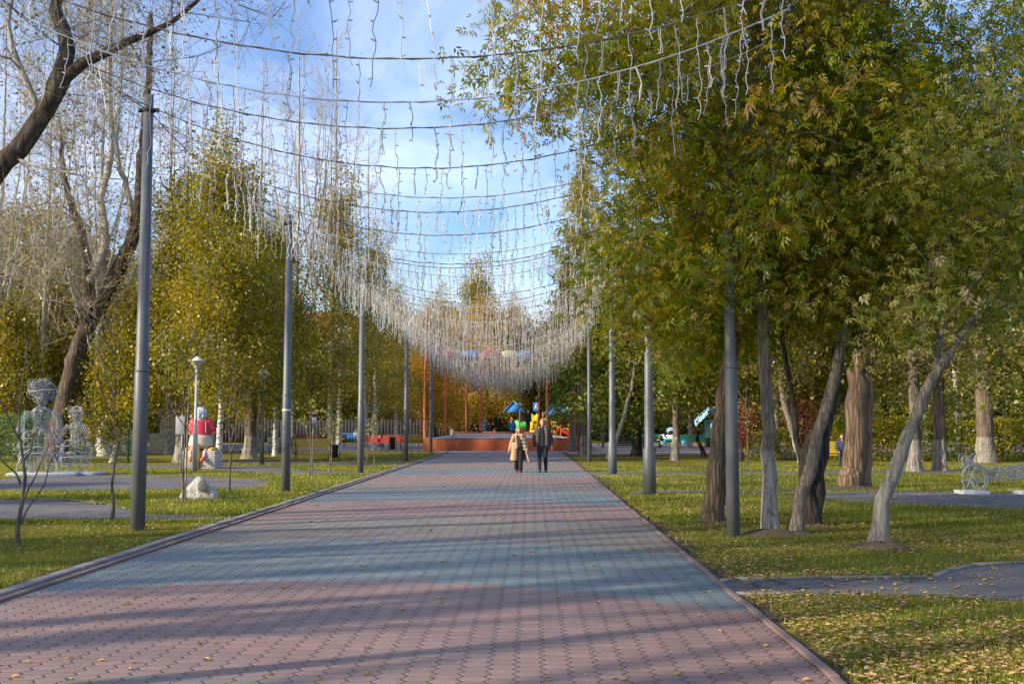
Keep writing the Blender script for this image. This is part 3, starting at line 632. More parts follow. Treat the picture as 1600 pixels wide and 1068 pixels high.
# near bare poplar leaning in from the left
b = Vector((-10.4, 14.2, 0))
tree('leaning_poplar_tree', 'dark trunk leaning in from the left edge with bare forked boughs overhead', 'tree', b,
     [([(0, 0, 0), (1.7, 0, 2.3)]+tr(b, [(-40, 322, 14.2), (40, 215, 14.2), (90, 136, 14.2), (99, 118, 14.2)]), .25, .12),
      (tr(b, [(84, 146, 14.2), (97, 118, 14.2), (105, 70, 14.3), (92, 20, 14.4), (100, -60, 14.4), (120, -200, 14.4)]), .135, .03),
      (tr(b, [(80, 150, 14.2), (105, 120, 14.2), (150, 92, 14.1), (210, 62, 14.0), (270, 35, 13.9), (330, -20, 13.8)]), .105, .015),
      (tr(b, [(62, 185, 14.2), (30, 100, 14.0), (10, 40, 13.9), (30, -40, 13.8)]), .05, .02),
      (tr(b, [(20, 245, 14.2), (60, 260, 13.9), (120, 275, 13.6), (190, 280, 13.4)]), .025, .008)],
     [(3.7, 0, 7.7, 2.6, 1.8, 1.6, 190), (5.3, -.2, 7.2, 1.8, 1.5, 1.2, 80), (2.8, .2, 4.6, 1.0, 1.4, 1.4, 40)], BK_POP, LM_OLIVE, LEAF_SIMPLE, .055, 4, .30, .6, .0045, 52, None, twig=.2, tw=7, twl=.7, twm=TWP, twr=.09, rough=.16, bias=lambda p: .15)
# background bare poplars with pale upright stems (one grown, then copied)
def bare_poplar(seed, loc, label, h=27):
    r_ = random.Random(seed); sp = [([(0, 0, 0), (.1, 0, h*.25), (.2, .1, h*.6), (.1, 0, h*.97)], .21, .02)]
    for i in range(7):
        a = r_.uniform(0, 6.28); z = h*r_.uniform(.18, .45); l = r_.uniform(.8, 2.4); q = h*r_.uniform(.75, .98)
        sp.append(([(.1, 0, z), (l*.5*math.cos(a), l*.5*math.sin(a), z+2.0), (l*math.cos(a), l*math.sin(a), z+(q-z)*.5), (l*1.35*math.cos(a), l*1.35*math.sin(a), q)], .075, .012))
    return tree('bare_poplar_tree', label, 'tree', loc, sp, [(0, 0, h*.62, 2.9, 2.9, h*.38, 170)], BK_PALE, LM_OLIVE, LEAF_SIMPLE, .11, 3, .5, .4, .0075, seed, 'tall bare poplars beyond the left lawn', twig=.6, tw=8, twl=1.3, up=-.2, pw=2.5, twm=TWP)
bp1 = bare_poplar(61, Vector(((515-828)/FPX*66, 66, 0)), 'tall bare poplar with pale upright stems between the second and third left poles')
bp2 = bare_poplar(62, Vector(((455-828)/FPX*61, 61, 0)), 'tall bare poplar rising just behind the top of the second left pole', 25)
for src, px, d, rz, s, lab in ((bp1, 400, 70, 1.2, .98, 'tall bare poplar rising above the yellow birches, left of the second left pole'), (bp2, 330, 66, 2.2, 1.0, 'tall bare poplar rising above the left end of the yellow birches'),
        (bp1, 262, 62, 3.0, .95, 'tall bare poplar just right of the nearest left pole'), (bp2, 150, 60, 4.0, 1.05, 'tall bare poplar behind the huge dark leaning poplar'),
        (bp1, 60, 64, 5.0, 1.0, 'tall bare poplar above the larger wire figure'), (bp2, -20, 58, .6, 1.0, 'tall bare poplar at the far left edge'), (bp1, 570, 84, .6, .92, 'bare poplar farther back near the third left pole'),
        (bp2, 1560, 62, 1.3, 1.05, 'bare poplar beyond the right hedge near the right edge'), (bp1, 1490, 70, 2.6, .95, 'bare poplar beyond the right hedge behind the leaning maple'), (bp1, 1630, 75, 4.1, 1.0, 'bare poplar beyond the right hedge at the frame edge')):
    copy_tree(src, Vector(((px-828)/FPX*d, d, 0)), rz, s, lab, 'tall bare poplars beyond the left lawn' if px < 800 else 'bare poplars beyond the right hedge')
# birches
def birch(seed, loc, h, w, label, lm=LM_BIRCH, z0=.16, nl=150, n=300, group='birches on the left lawn', bias=None, bark=None, r=.15, lean=0, ls=.125):
    return tree('birch_tree', label, 'tree', loc, [([(0, 0, 0), (.08+lean*.3, 0, h*.25), (-.05+lean*.6, .05, h*.6), (.05+lean, 0, h*.98)], r, .02)],
        [(lean*.4, 0, h*.36, w*.8, w*.8, h*.18, int(n*.27)), (lean*.7, 0, h*.60, w*.7, w*.7, h*.20, int(n*.27)), (lean, 0, h*.86, w*.38, w*.38, h*.15, int(n*.14))]+[(lean*f_+w*.75*(1.1-f_)*math.cos(seed+i*2.4), w*.75*(1.1-f_)*math.sin(seed+i*2.4), h*f_, w*.42, w*.42, h*.085, int(n*.055)) for i, f_ in enumerate((.24, .33, .42, .50, .58, .66, .74, .8))],
        bark or BK_BIRCH, lm, LEAF_SIMPLE, ls, int(nl*.9), .38, .55, .006, seed, group, twig=-.6, tw=2, twl=.9, hang=.7, bias=bias)
def bx(px, py): return G(px, py)
bA = birch(71, G(341, 727), 14.2, 2.9, 'birch with a white trunk right of the red-bloused statue', nl=170)
bB = birch(72, G(390, 716), 13.5, 3.4, 'broad dense birch behind the second lamp, left of the second left pole', nl=170, r=.34, bark=BK_POPW, bias=lambda p: -.03)
bC = birch(73, G(176, 722), 8.4, 1.9, 'twin-stemmed birch with a bright white trunk right of the wire figures', nl=130, n=220, r=.14, lean=.9, bias=lambda p: .02)
bD = birch(74, G(527, 709), 17.5, 3.2, 'tall birch behind the yellow bench, brownish at the top', nl=120, bias=lambda p: .03+.02*np.maximum(0, p[:, 2]-9), r=.2)
bY = birch(75, G(672, 698.5), 11.5, 3.2, 'vivid yellow weeping birch left of the fountain posts', LM_YEL, nl=160, group='yellow birches behind the fountain', r=.25, z0=.1)
for src, px, py, rz, s, lab, g in ((bB, 283, 722, 1.1, 1.0, 'dense birch directly behind the statue of the old woman', 'birches on the left lawn'), (bA, 430, 712, 2.0, .95, 'birch crown seen left of the second left pole top', 'birches on the left lawn'),
        (bD, 585, 703, 1.4, .88, 'birch behind the red bench near the third left pole', 'birches on the left lawn'), (bD, 620, 700, 3.1, .7, 'smaller birch by the fourth left pole', 'birches on the left lawn'),
        (bA, 245, 706, 4.0, .8, 'birch whose crown shows right beside the nearest left pole', 'birches on the left lawn'), (bC, 25, 712, 2.4, 1.1, 'birch behind the green mesh fence at the far left', 'birches on the left lawn'),
        (bY, 708, 692, 2.2, 1.1, 'yellow weeping birch behind the middle orange posts', 'yellow birches behind the fountain'),
        (bY, 757, 692, 4.4, 1.25, 'tall pale-trunked birch right behind the fountain', 'yellow birches behind the fountain'), (bA, 745, 688, 1.9, 1.45, 'tall yellow-green birch rising highest behind the fountain', 'yellow birches behind the fountain'), (bD, 690, 690, 2.9, .95, 'tall wispy birch behind the left orange posts', 'yellow birches behind the fountain'), (bD, 800, 686, .4, 1.05, 'tall wispy birch behind the white lamp', 'yellow birches behind the fountain'), (bY, 803, 688, 5.3, 1.35, 'birch behind the blue playground roof', 'yellow birches behind the fountain')):
    copy_tree(src, G(px, py), rz, s, lab, g)
tree('white_stump_tree', 'short bent white trunk beside the twin-stemmed birch', 'tree', G(165, 712), [([(0, 0, 0), (-.25, 0, .8), (.1, 0, 1.9), (.8, 0, 3.4), (1.2, 0, 5)], .35, .08)], [(1, 0, 5, 1.8, 1.6, 1.6, 60)], BK_BIRCH, LM_BIRCH, LEAF_SIMPLE, .11, 70, .35, .5, .007, 77)
# cat-tail of the row: dense mixed trees far behind everything, copied from six grown ones
def mixed(seed, name, lm, h, w, label, bark=BK_GREY, nl=110, n=200, bias=None, ls=.21, bare=False):
    return tree(name, label, 'tree', (0, 0, 0), [([(0, 0, 0), (.1, 0, h*.3), (-.1, .1, h*.6), (0, 0, h*.9)], .22, .05), ([(0, 0, h*.22), (w*.3, 0, h*.45), (w*.5, .2, h*.7)], .12, .04), ([(0, 0, h*.2), (-w*.3, .2, h*.4), (-w*.45, 0, h*.65)], .12, .04)],
        [(0, 0, h*.36, w, w, h*.22, int(n*.4)), (0, 0, h*.66, w*.85, w*.85, h*.30, int(n*.6))], bark, lm, LEAF_SIMPLE, ls, nl, .5, .45, .012, seed, None, twig=.2, tw=2, twl=1.0, bias=bias)
protos = [mixed(81, 'broadleaf_tree', LM_OLIVE, 11, 3.6, 'x'), mixed(82, 'broadleaf_tree', LM_GREEN, 10, 3.6, 'x', BK_DARK), mixed(83, 'broadleaf_tree', LM_BIRCH, 12, 3.3, 'x', BK_PALE), mixed(84, 'broadleaf_tree', LM_MAPLE2, 9, 3.6, 'x', BK_DARK, nl=50), mixed(85, 'broadleaf_tree', LM_YEL, 10, 3.0, 'x', BK_DARK, nl=65), mixed(86, 'rowan_tree', LM_RED, 6, 2.0, 'x', BK_DARK, nl=40, n=80, ls=.15)]
rt = random.Random(17); used = set()
kinds = ['brownish olive tree', 'dark green tree', 'yellow-green tree', 'pale thinning tree', 'golden yellow tree']
ORD = 'first second third fourth fifth sixth seventh eighth ninth tenth eleventh twelfth thirteenth'.split()
def wood(d, x0, x1, step, weights, where, smin=.9, smax=1.3):
    x = x0; cnts = {}
    while x < x1:
        k = rt.choices(range(5), weights)[0]; loc = (x+rt.uniform(-1.5, 1.5), d+rt.uniform(-4, 4), 0); src = protos[k]; s = rt.uniform(smin, smax)
        cnts[k] = cnts.get(k, 0)+1; lab = ORD[cnts[k]-1]+' '+kinds[k]+' from the left in the row '+where; g = kinds[k]+'s '+where
        if k not in used: used.add(k); src.location = loc; src.scale = (s, s, s); tag(src, lab, None, g)
        else: copy_tree(src, loc, rt.uniform(0, 6.28), s, lab, g)
        x += step*rt.uniform(.8, 1.3)
wood(60, -47, -31, 5.0, (4, 3, 2, 2, 0), 'beyond the green mesh fence', 1, 1.3)
wood(70, -54, -27, 4.2, (4, 2, 3, 2, 0), 'behind the huge dark poplar', 1.2, 1.6)
wood(84, -52, -23, 5.6, (3, 3, 4, 1, 1), 'behind the left playground', .95, 1.25)
wood(112, -68, -8, 5.0, (4, 4, 3, 1, 1), 'far behind the left playground', 1.0, 1.4)
wood(118, -9, 12, 3.4, (2, 2, 4, 0, 1), 'far behind the fountain', 1.0, 1.3)
wood(54, 6.5, 34, 5.6, (3, 2, 3, 5, 0), 'behind the right hedge', 1.0, 1.3)
wood(82, 5, 46, 5.4, (3, 3, 4, 4, 0), 'beyond the right plaza', .95, 1.3)
wood(112, 7, 66, 6.0, (3, 3, 5, 3, 0), 'far beyond the right plaza', 1.1, 1.5)
wood(38, 18.5, 25, 5.0, (4, 3, 0, 4, 0), 'far right, behind the wire cat', 1.0, 1.2)
protos[5].location = (9.6, 50, 0); tag(protos[5], 'small rowan with reddish leaves between the right poles and the brown-trunked maple', None, 'reddish rowans'); protos[5].scale = (.5,)*3
copy_tree(protos[5], (13.0, 52, 0), 2, .55, 'small reddish rowan seen between the pale maple and the dark maples', 'reddish rowans')
copy_tree(protos[5], (-9.0, 101, 0), 1, 1.6, 'reddish tree far behind the left poles', 'reddish rowans')
# trees standing to the left of the view: their shade falls over the avenue
sh = [(bp1, -13.5, -.4, .9), (bp2, -17, 1.0, 1.0), (bp1, -14.5, 3.4, .8), (bp2, -21, 2.6, 1.0), (protos[3], -19.5, 7.4, 1.0), (bp2, -16, 7.6, .9), (protos[3], -23.5, 10.5, 1.0), (bp1, -19, 12.5, .9),
      (bA, -26.5, 15.5, .75), (bp2, -22, 17, 1.0), (protos[0], -30, 21, .9), (bp1, -9.5, -5.2, .8)]
for i, (src, x, y, s_) in enumerate(sh):
    copy_tree(src, (x, y, 0), i*1.3, (s_*1.6, s_*1.6, s_) if src in (bp1, bp2) else s_, ORD[i]+' tree of the left roadside row, outside the view, shading the paving', 'shade trees left of the view')
# saplings
def sapling(px, py, h, seed, label, leafy=False, stake=False, fork=.4, r=.022, lm=LM_MAPLE2):
    b = G(px, py); rr = random.Random(seed); sp = [([(0, 0, 0), (.02, 0, h*.3), (-.02, 0, h*.65), (rr.uniform(-.1, .1), 0, h)], r, .006)]
    n = 5
    for i in range(n):
        z = h*(fork+.5*i/n); a = rr.uniform(0, 6.28); l = h*rr.uniform(.14, .26); c, s_ = math.cos(a), math.sin(a)
        sp.append(([(0, 0, z), (l*.45*c, l*.45*s_, z+l*.6), (l*c, l*s_, z+l*1.5)], r*.55, .004))
    o = tree('sapling', label, 'sapling', b, sp, [(0, 0, h*.75, h*.2, h*.2, h*.25, 14)], BK_GREY, lm if leafy else None, LEAF_SIMPLE, .10, 9 if leafy else 0, .12, .3, .004, seed, 'young saplings on the lawns', rough=.02, tw=1, twig=.3, twl=.25)
    if stake:
        m = MB(); m.tube([(.07, -.05, -.1), (.10, -.05, h*.6)], .018, 6); m.build('stake', BK_TWIG, o)
    return o
sapling(29, 853, 2.75, 101, 'bare sapling nearest the left edge with branches from low on its stem', fork=.10, r=.034)
sapling(174, 813, 3.5, 102, 'bare slim sapling in the grass left of the nearest left pole', r=.03)
sapling(285, 785, 4.0, 103, 'tall thin sapling tied to a stake just left of the white boulder', True, True, r=.03)
sapling(357, 769, 3.0, 104, 'bare sapling right of the white boulder, branching from mid height', fork=.3, r=.032)
sapling(484, 744, 2.6, 105, 'leafy sapling standing in front of the yellow bench', True, True)
sapling(514, 741, 2.0, 106, 'small leafy sapling on a pale stake right of the yellow bench', True, True)
sapling(572, 735, 2.4, 107, 'leafy sapling beside the third left pole', True)
sapling(583, 727, 2.2, 108, 'small leafy sapling right of the third left pole in front of the red bench', True)
sapling(627, 717, 2.6, 109, 'bare sapling just left of the fourth left pole', r=.02)
sapling(643, 714, 2.4, 110, 'bare sapling just right of the fourth left pole', r=.02)
sapling(654, 711, 2.3, 111, 'bare sapling close before the fifth left pole', r=.02)
sapling(1168, 728, 3.2, 112, 'leafy sapling between the nearest right pole and the pale maple', True)
# hedge
def hedge(name, loc, l, w, h, rz, label, seed, lm):
    rg = np.random.default_rng(seed); root = empty(name, loc, rz, label, 'hedge'); n = int(l*w*h*520)
    p = rg.uniform(-.5, .5, (n, 3))*np.array([l, w, h]); sf = rg.random(n) < .75
    ax = rg.integers(0, 3, n); sgn = rg.choice([-.5, .5], n)
    for k, dd in ((1, w), (2, h)): q = sf & (ax == k); p[q, k] = (sgn[q] if k == 1 else .5)*dd+rg.normal(0, .05, q.sum())
    p[:, 2] += h/2+.05+.10*np.sin(p[:, 0]*2.1)*np.cos(p[:, 0]*.9); p[:, 1] += .10*np.sin(p[:, 0]*3)
    a = rg.normal(0, 1, (n, 3)); a /= np.linalg.norm(a, axis=1)[:, None]; no = rg.normal(0, .6, (n, 3))+[0, 0, 1]; s_ = np.cross(a, no); s_ /= np.linalg.norm(s_, axis=1)[:, None]
    T = LEAF_SIMPLE; s = .11*rg.uniform(.6, 1.3, n)
    V = p[:, None, None]+s[:, None, None, None]*(T[None, ..., 0:1]*a[:, None, None]+T[None, ..., 1:2]*s_[:, None, None]+T[None, ..., 2:3]*no[:, None, None])
    m = MB(); m.add(V.reshape(-1, 3), np.arange(4*n).reshape(-1, 4), np.clip(rg.normal(.45, .2, n)+.15*np.sin(p[:, 0]*1.3+1), 0, 1)); m.build('foliage', lm, root, attr=True)
    m = MB()
    for i in range(int(l*5)):
        x = rg.uniform(-.5, .5)*l; y = rg.uniform(-.3, .3)*w; m.tube([(x, y, -.05), (x+rg.normal(0, .1), y, h*.45), (x+rg.normal(0, .2), y+rg.normal(0, .1), h*.85)], [.02, .014, .006], 5)
    m.build('stems', BK_DARK, root, smooth=True)
hedge('hedge', ((1480-828)/FPX*50+1.5, 50.5, 0), 13.5, 1.6, 1.75, 0, 'clipped green and yellow hedge behind the whitewashed poplars', 5, LM_MAPLE)
hedge('hedge', ((1200-828)/FPX*52, 52, 0), 2.6, 1.2, 1.3, .1, 'low leafy bush between the nearest right pole and the pale maple', 6, LM_MAPLE2)
hedge('hedge', (-25, 50.5, 0), 8, 1.4, 1.9, 0, 'dark green bushes inside the green mesh fence', 7, LM_GREEN)
# the solid mass of woodland on the horizon
def farwood():
    rg = np.random.default_rng(9); n = 110000; th = rg.uniform(-.62, .62, n); d = rg.uniform(128, 150, n); x = np.tan(th)*d-6; hmax = 10+2.5*np.sin(x*.21)+1.8*np.sin(x*.57+1)+1.2*np.sin(x*1.3)
    z = rg.random(n)**.8*hmax; p = np.stack([x, d, z], 1); a = rg.normal(0, 1, (n, 3)); a /= np.linalg.norm(a, axis=1)[:, None]; no = rg.normal(0, 1, (n, 3)); s_ = np.cross(a, no); s_ /= np.linalg.norm(s_, axis=1)[:, None]
    T = LEAF_SIMPLE; s = rg.uniform(.5, 1.1, n); V = p[:, None, None]+s[:, None, None, None]*(T[None, ..., 0:1]*a[:, None, None]+T[None, ..., 1:2]*s_[:, None, None])
    m = MB(); m.add(V.reshape(-1, 3), np.arange(4*n).reshape(-1, 4), np.clip(rg.normal(.35, .2, n)+.25*np.sin(x*.33)*np.sin(x*.11+2), 0, 1))
    tag(m.build('woodland', LM_BIRCH, attr=True), 'mass of far-off park trees closing the view', 'woodland', kind='stuff')
farwood()
# ------------------------------------------------------------------ steel poles
M_POLE = paint('pole_grey', (.12, .13, .145), .5, .15, .6, 2.2)
M_POLED = paint('pole_grey_dark', (.10, .11, .115), .55, .1, .5, 3)
M_CLAMP = paint('clamp', (.03, .03, .035), .5, .3)
LP = [(-5.75, 5.2), (G(215, 828).x, G(215, 828).y), (G(446, 768).x, G(446, 768).y), (G(563, 738).x, G(563, 738).y), (G(634, 720).x, G(634, 720).y), (G(673, 706.5).x, G(673, 706.5).y)]
RP = [(3.05, 5.2), (G(1146, 838).x, G(1146, 838).y), (G(1015, 772.5).x, G(1015, 772.5).y), (G(957, 740.5).x, G(957, 740.5).y), (G(921, 721).x, G(921, 721).y), (G(905, 709).x, G(905, 709).y)]
HP = 6.82
ords = ['behind the camera', 'nearest', 'second', 'third', 'fourth', 'fifth']
for side, L_ in (('left', LP), ('right', RP)):
    for i, (x, y) in enumerate(L_):
        lab = {0: 'grey steel garland pole standing beside the camera at the %s' % side,
               1: 'thick grey steel pole nearest the camera on the %s lawn' % side}.get(i, '%s grey steel garland pole from the camera along the %s side' % (ords[i], side))
        p = empty('garland_pole', (x, y, 0), 0, lab, 'pole', 'garland poles along the avenue')
        h = HP; j = 2.35+.1*(i % 2)
        b = MB(); sl = (side == 'right' and i in (2, 3))
        q_ = 1.0 if side == 'left' else .86
        pr = [(.001, -.2), (.110*q_, -.2), (.108*q_, j), (.099*q_, j+.015), (.074*q_, h), (.001, h+.01)]
        if sl: pr = [(.001, -.2), (.150, -.2), (.150, 1.03), (.112, 1.09), (.106, j), (.099, j+.02), (.075, h), (.001, h+.01)]
        b.lathe(pr, n=24); b.build('shaft', M_POLE, p, smooth=True)
        b = MB(); b.lathe([(.110*q_, 0), (.116*q_, 0), (.116*q_, .02), (.100*q_, .02), (.1*q_, 0)], (0, 0, j-.01), 24); b.build('joint_collar', M_POLE, p, smooth=True)
        b = MB(); b.lathe([(.07, h-.28), (.092, h-.27), (.092, h-.21), (.07, h-.20)], n=20)
        b.box((.13, 0, h-.24), (.07, .05, .06)); b.box((-.13, 0, h-.24), (.07, .05, .06)); b.box((0, .12, h-.24), (.05, .06, .06)); b.build('cable_clamp', M_CLAMP, p)
        if side == 'left' and i == 2:
            b = MB(); b.lathe([(.108, 1.96), (.112, 1.965), (.112, 2.0), (.108, 2.01)], n=20); b.build('tape', paint('white_tape', (.75, .75, .73)), p, smooth=True)
# ------------------------------------------------------------------ cables and icicle garlands
M_CAB = paint('cable', (.16, .12, .095), .6, 0, .6, 4); M_ICE = paint('icicle_wire', (.74, .73, .71), .4, 0, .15, 12); M_ICEF = paint('icicle_wire_far', (.58, .55, .50), .4, 0, .3, 5); M_ICED = paint('icicle_wire_shade_grey', (.46, .47, .50), .4, 0, .2, 12)  # the grey icicle wire has the strands' shade side put into its colour
rc = random.Random(8); ng = np.random.default_rng(8)
def sag_line(a, b, sag, n=24, j=.01):
    a, b = Vector(a), Vector(b); o = []
    for i in range(n+1):
        t = i/n; p = a.lerp(b, t); p.z -= sag*4*t*(1-t); o.append((p.x+rc.uniform(-j, j), p.y+rc.uniform(-j, j), p.z+rc.uniform(-j, j)))
    return o
for side, L_ in (('left', LP), ('right', RP)):
    for i in range(5):
        a = (L_[i][0], L_[i][1], HP-.24); b = (L_[i+1][0], L_[i+1][1], HP-.24); c = MB()
        l1 = sag_line(a, b, .22); c.tube(l1, .007, 5); l2 = [(x+.012*math.sin(k*2), y, z-.02-.012*math.cos(k*2)) for k, (x, y, z) in enumerate(l1)]; c.tube(l2, .006, 5)
        o = c.build('support_cable', M_CAB, smooth=True)
        tag(o, 'dark twisted cable slung between the %s and %s poles on the %s' % (ords[i] if i else 'unseen', ords[i+1], side), 'cable', 'long cables between the poles')
def strand_mesh(mb, o, L, seed, k=1.0, simple=False):
    q = np.random.default_rng(seed); n = max(4, int(L/(.07 if not simple else .12))); x, y, z = o
    w = np.cumsum(q.normal(0, .010*k, (n, 2)), axis=0); w -= w[0]; w += .012*np.sin(np.arange(n)[:, None]*1.9+q.uniform(0, 6, 2))
    pts = np.stack([x+w[:, 0], y+w[:, 1], z-np.linspace(0, L, n)], 1)
    mb.tube(pts, 0.0058 if not simple else .0072, 3, cap=False)
    if not simple and q.random() < .6:
        w2 = pts+np.stack([.022*np.sin(np.arange(n)*1.3+1), .015*np.cos(np.arange(n)*1.1), 0*w[:, 0]], 1); mb.tube(w2, .0055, 3, cap=False)
    for i in range(1, n, 2 if not simple else 2):
        a = q.uniform(0, 6.28); l = .05; d = np.array([math.cos(a)*l, math.sin(a)*l, q.uniform(-.02, .03)])
        mb.tube([pts[i], pts[i]+d*.5, pts[i]+d], [.0065, .0095, .005], 3, cap=False)
proto_s = []
for s in range(16):
    L_ = .28+.062*s; m = MB(); strand_mesh(m, (0, 0, 0), L_, 200+s); proto_s.append((m, L_, M_ICED if s % 2 else M_ICE, [None]))
def side_at(L_, y, z0=HP-.24):
    for a, b in zip(L_, L_[1:]):
        if a[1] <= y <= b[1]: t = (y-a[1])/(b[1]-a[1]); return (a[0]+(b[0]-a[0])*t, y, z0-.22*4*t*(1-t))
    return (L_[-1][0], y, z0)
ys = [9.2, 10.7, 12.4, 14.1]; d = 15.8
while d < 67: ys.append(d); d += 1.62 if d < 35 else 1.95
ORDB = 'first second third fourth fifth sixth seventh eighth ninth tenth eleventh twelfth'.split(); bcount = {}
def bay(y):
    k = sum(1 for p in LP if p[1] <= y); k = min(k-1, 5); bcount[k] = bcount.get(k, 0)+1
    return '%s icicle garland beyond the %s poles' % (ORDB[bcount[k]-1], ords[k])
for gi, y in enumerate(ys):
    a = side_at(LP, y); b = side_at(RP, y+(.6 if y < 30 else 0)*math.sin(gi*1.7)); sag = .98+.014*max(0, y-12)+.0005*max(0, y-20)**2+rc.uniform(-.09, .09); sag = min(sag, 1.95)
    line = sag_line(a, b, sag, 40, .004); y_ = 'light garland'
    g = empty('light_garland', tuple(Vector(a).lerp(Vector(b), .5)), 0, None, 'garland', 'icicle light garlands strung over the avenue')
    g['label'] = {0: 'icicle garland cable highest in the view, closest to the camera', 1: 'second icicle garland from the camera, crossing the top of the sky', 2: 'third icicle garland from the camera',
        3: 'fourth icicle garland from the camera, just before the nearest poles', 4: 'icicle garland tied to the tops of the nearest poles'}.get(gi) or bay(y)
    org = np.array(g.location)
    m = MB(); ln = np.array(line)-org; m.tube(ln, .0075, 5); tw = ln+np.stack([0*ln[:, 0], .011*np.sin(np.arange(41)*2.2), .012*np.cos(np.arange(41)*2.2)], 1); m.tube(tw, .006, 4); m.build('cable', M_CAB if gi % 3 != 2 else M_ICED, g, smooth=True)
    near = y < 31; n = int((b[0]-a[0])/((.235 if y < 19 else .155) if near else .135)); fr = MB()
    for k in range(1, n):
        t = (k+rc.uniform(-.3, .3))/n; p = Vector(a).lerp(Vector(b), t); p.z -= sag*4*t*(1-t); p = np.array(p)-org
        if near:
            if rc.random() < .07: continue
            mb_, L_, mat, ob = proto_s[min(15, int(abs(rc.gauss(6.5, 4.5)))) ]
            if ob[0] is None: ob[0] = mb_.build('icicle_strand', mat, g); o = ob[0]
            else: o = ob[0].copy(); COL.objects.link(o); o.parent = g
            o.location = tuple(p); o.rotation_euler = (rc.uniform(-.06, .06), rc.uniform(-.06, .06), rc.uniform(0, 6.28))
        else: strand_mesh(fr, tuple(p), rc.uniform(.4, 1.25)*(1 if y < 45 else 1.15), rc.randrange(10**6), 1, True)
    if not near:
        for k in range(1, n):
            t = (k+rc.uniform(-.5, .5))/n; t = min(.99, max(.01, t)); p = Vector(a).lerp(Vector(b), t); p.z -= sag*4*t*(1-t); strand_mesh(fr, tuple(np.array(p)-org), rc.uniform(.25, .9), rc.randrange(10**6), 1, True)
        fr.build('icicle_fringe', M_ICEF, g)
# ------------------------------------------------------------------ park lamps
M_LW = paint('lamp_white', (.62, .64, .66), .4, 0, .2); M_LG = paint('lamp_grey_post', (.34, .37, .40), .5, .1, .4); M_LD = paint('lamp_dark_post', (.09, .085, .08), .6, 0, .5)
M_GL = paint('lamp_bowl', (.50, .46, .34), .3, 0, .15)
def park_lamp(loc, h, mat, label):
    o = empty('park_lamp', loc, 0, label, 'lamp', 'mushroom-topped park lamps')
    b = MB(); b.lathe([(.001, -.1), (.085, -.1), (.085, 1.3), (.055, 1.36), (.05, h-.35), (.001, h-.35)], n=14); b.build('post', mat, o, smooth=True)
    b = MB(); b.lathe([(.05, h-.36), (.09, h-.30), (.10, h-.26), (.05, h-.25)], n=14); b.build('collar', M_LG, o, smooth=True)
    b = MB(); b.lathe([(.09, h-.27), (.17, h-.20), (.25, h-.10), (.27, h-.08)], n=20); b.build('lamp_bowl', M_GL, o, smooth=True)
    b = MB(); b.lathe([(.27, h-.09), (.285, h-.085), (.20, h-.03), (.08, h+.03), (.03, h+.07), (.001, h+.075)], n=20); b.build('lamp_cap', M_LW, o, smooth=True)
park_lamp(G(304, 738), 3.92, M_LG, 'pale mushroom-topped lamp before the statue of the old woman')
park_lamp(G(409, 726), 3.85, M_LD, 'dark-posted mushroom lamp left of the second left pole')
park_lamp(((812-828)/FPX*84, 84, 0), 3.3, M_LW, 'white mushroom lamp standing behind the fountain')
park_lamp(G(428, 712), 3.4, M_LG, 'slender grey lamp beside the green bench left of the second left pole')
park_lamp(G(942, 699), 3.6, M_LG, 'small white lamp right of the fourth right pole, beyond the plaza')
# info plate on its post
o = empty('notice_board', G(283, 738.5), .12, 'small grey notice plate on a thin post beside the pale lamp', 'sign')
b = MB(); b.lathe([(.001, -.1), (.028, -.1), (.028, 2.0), (.001, 2.0)], n=10); b.build('post', M_LG, o, smooth=True)
b = MB(); b.box((-.06, -.04, 1.62), (.30, .02, .62)); bevel(b.build('plate', paint('plate_grey', (.42, .43, .44), .4), o), .005)
# boulder with plaque
def boulder():
    o = empty('memorial_boulder', G(313, 779), 0, 'white boulder with a grey plaque lying in the left grass', 'boulder'); o.scale = (.52, .55, .80)
    q = np.random.default_rng(4); m = MB()
    prof = np.array([(-.85, 0), (-.80, .18), (-.60, .36), (-.38, .50), (-.16, .66), (-.04, .68), (.12, .62), (.42, .50), (.66, .34), (.76, .12), (.80, 0)])
    n = len(prof); V = []; ysl = [-.34, -.30, -.12, .12, .32, .42]; scs = [.55, .84, 1.0, .95, .7, .35]
    for y, s in zip(ysl, scs):
        for x, z in prof: V.append((x*(.75+.25*s)+q.normal(0, .015), y+q.normal(0, .02)-(.10 if z < .2 else -.08*z), z*s-.03+q.normal(0, .012)))
    F = [[i*n+j, i*n+j+1, (i+1)*n+j+1, (i+1)*n+j] for i in range(5) for j in range(n-1)]
    m.add(V, F); m.add([V[j] for j in range(n)]+[(0, -.3, -.03)], [[j+1, j, n] for j in range(n-1)])
    t = NT('boulder_stone'); v = t.obj(); n1 = t.noise(3, 6, v, .65); n2 = t.noise(18, 5, v)
    c = t.mix(t.ramp(n1, [(.42, 0.0), (.62, 1.0)]), (.66, .64, .60), (.38, .33, .26)); c = t.mix(t.math('MULTIPLY', n2, .5), c, (.66, .65, .62))
    st = m.build('stone', t.bsdf(c, .85, 0, t.bump(t.math('ADD', n1, n2), 1, .06)), o); sb = st.modifiers.new('s', 'SUBSURF'); sb.levels = 2; sb.render_levels = 2
    m = MB(); M = Euler((R(-35), 0, R(8))).to_matrix()
    m.prism([(-.16, -.10), (-.20, .02), (-.10, .16), (.02, .22), (.16, .17), (.24, -.02), (.20, -.16), (.02, -.20)], -.02, .02, M, (.17, -.355, .37)); bevel(m.build('plaque', paint('plaque_bronze', (.13, .12, .095), .5, .1), o), .006)
boulder()
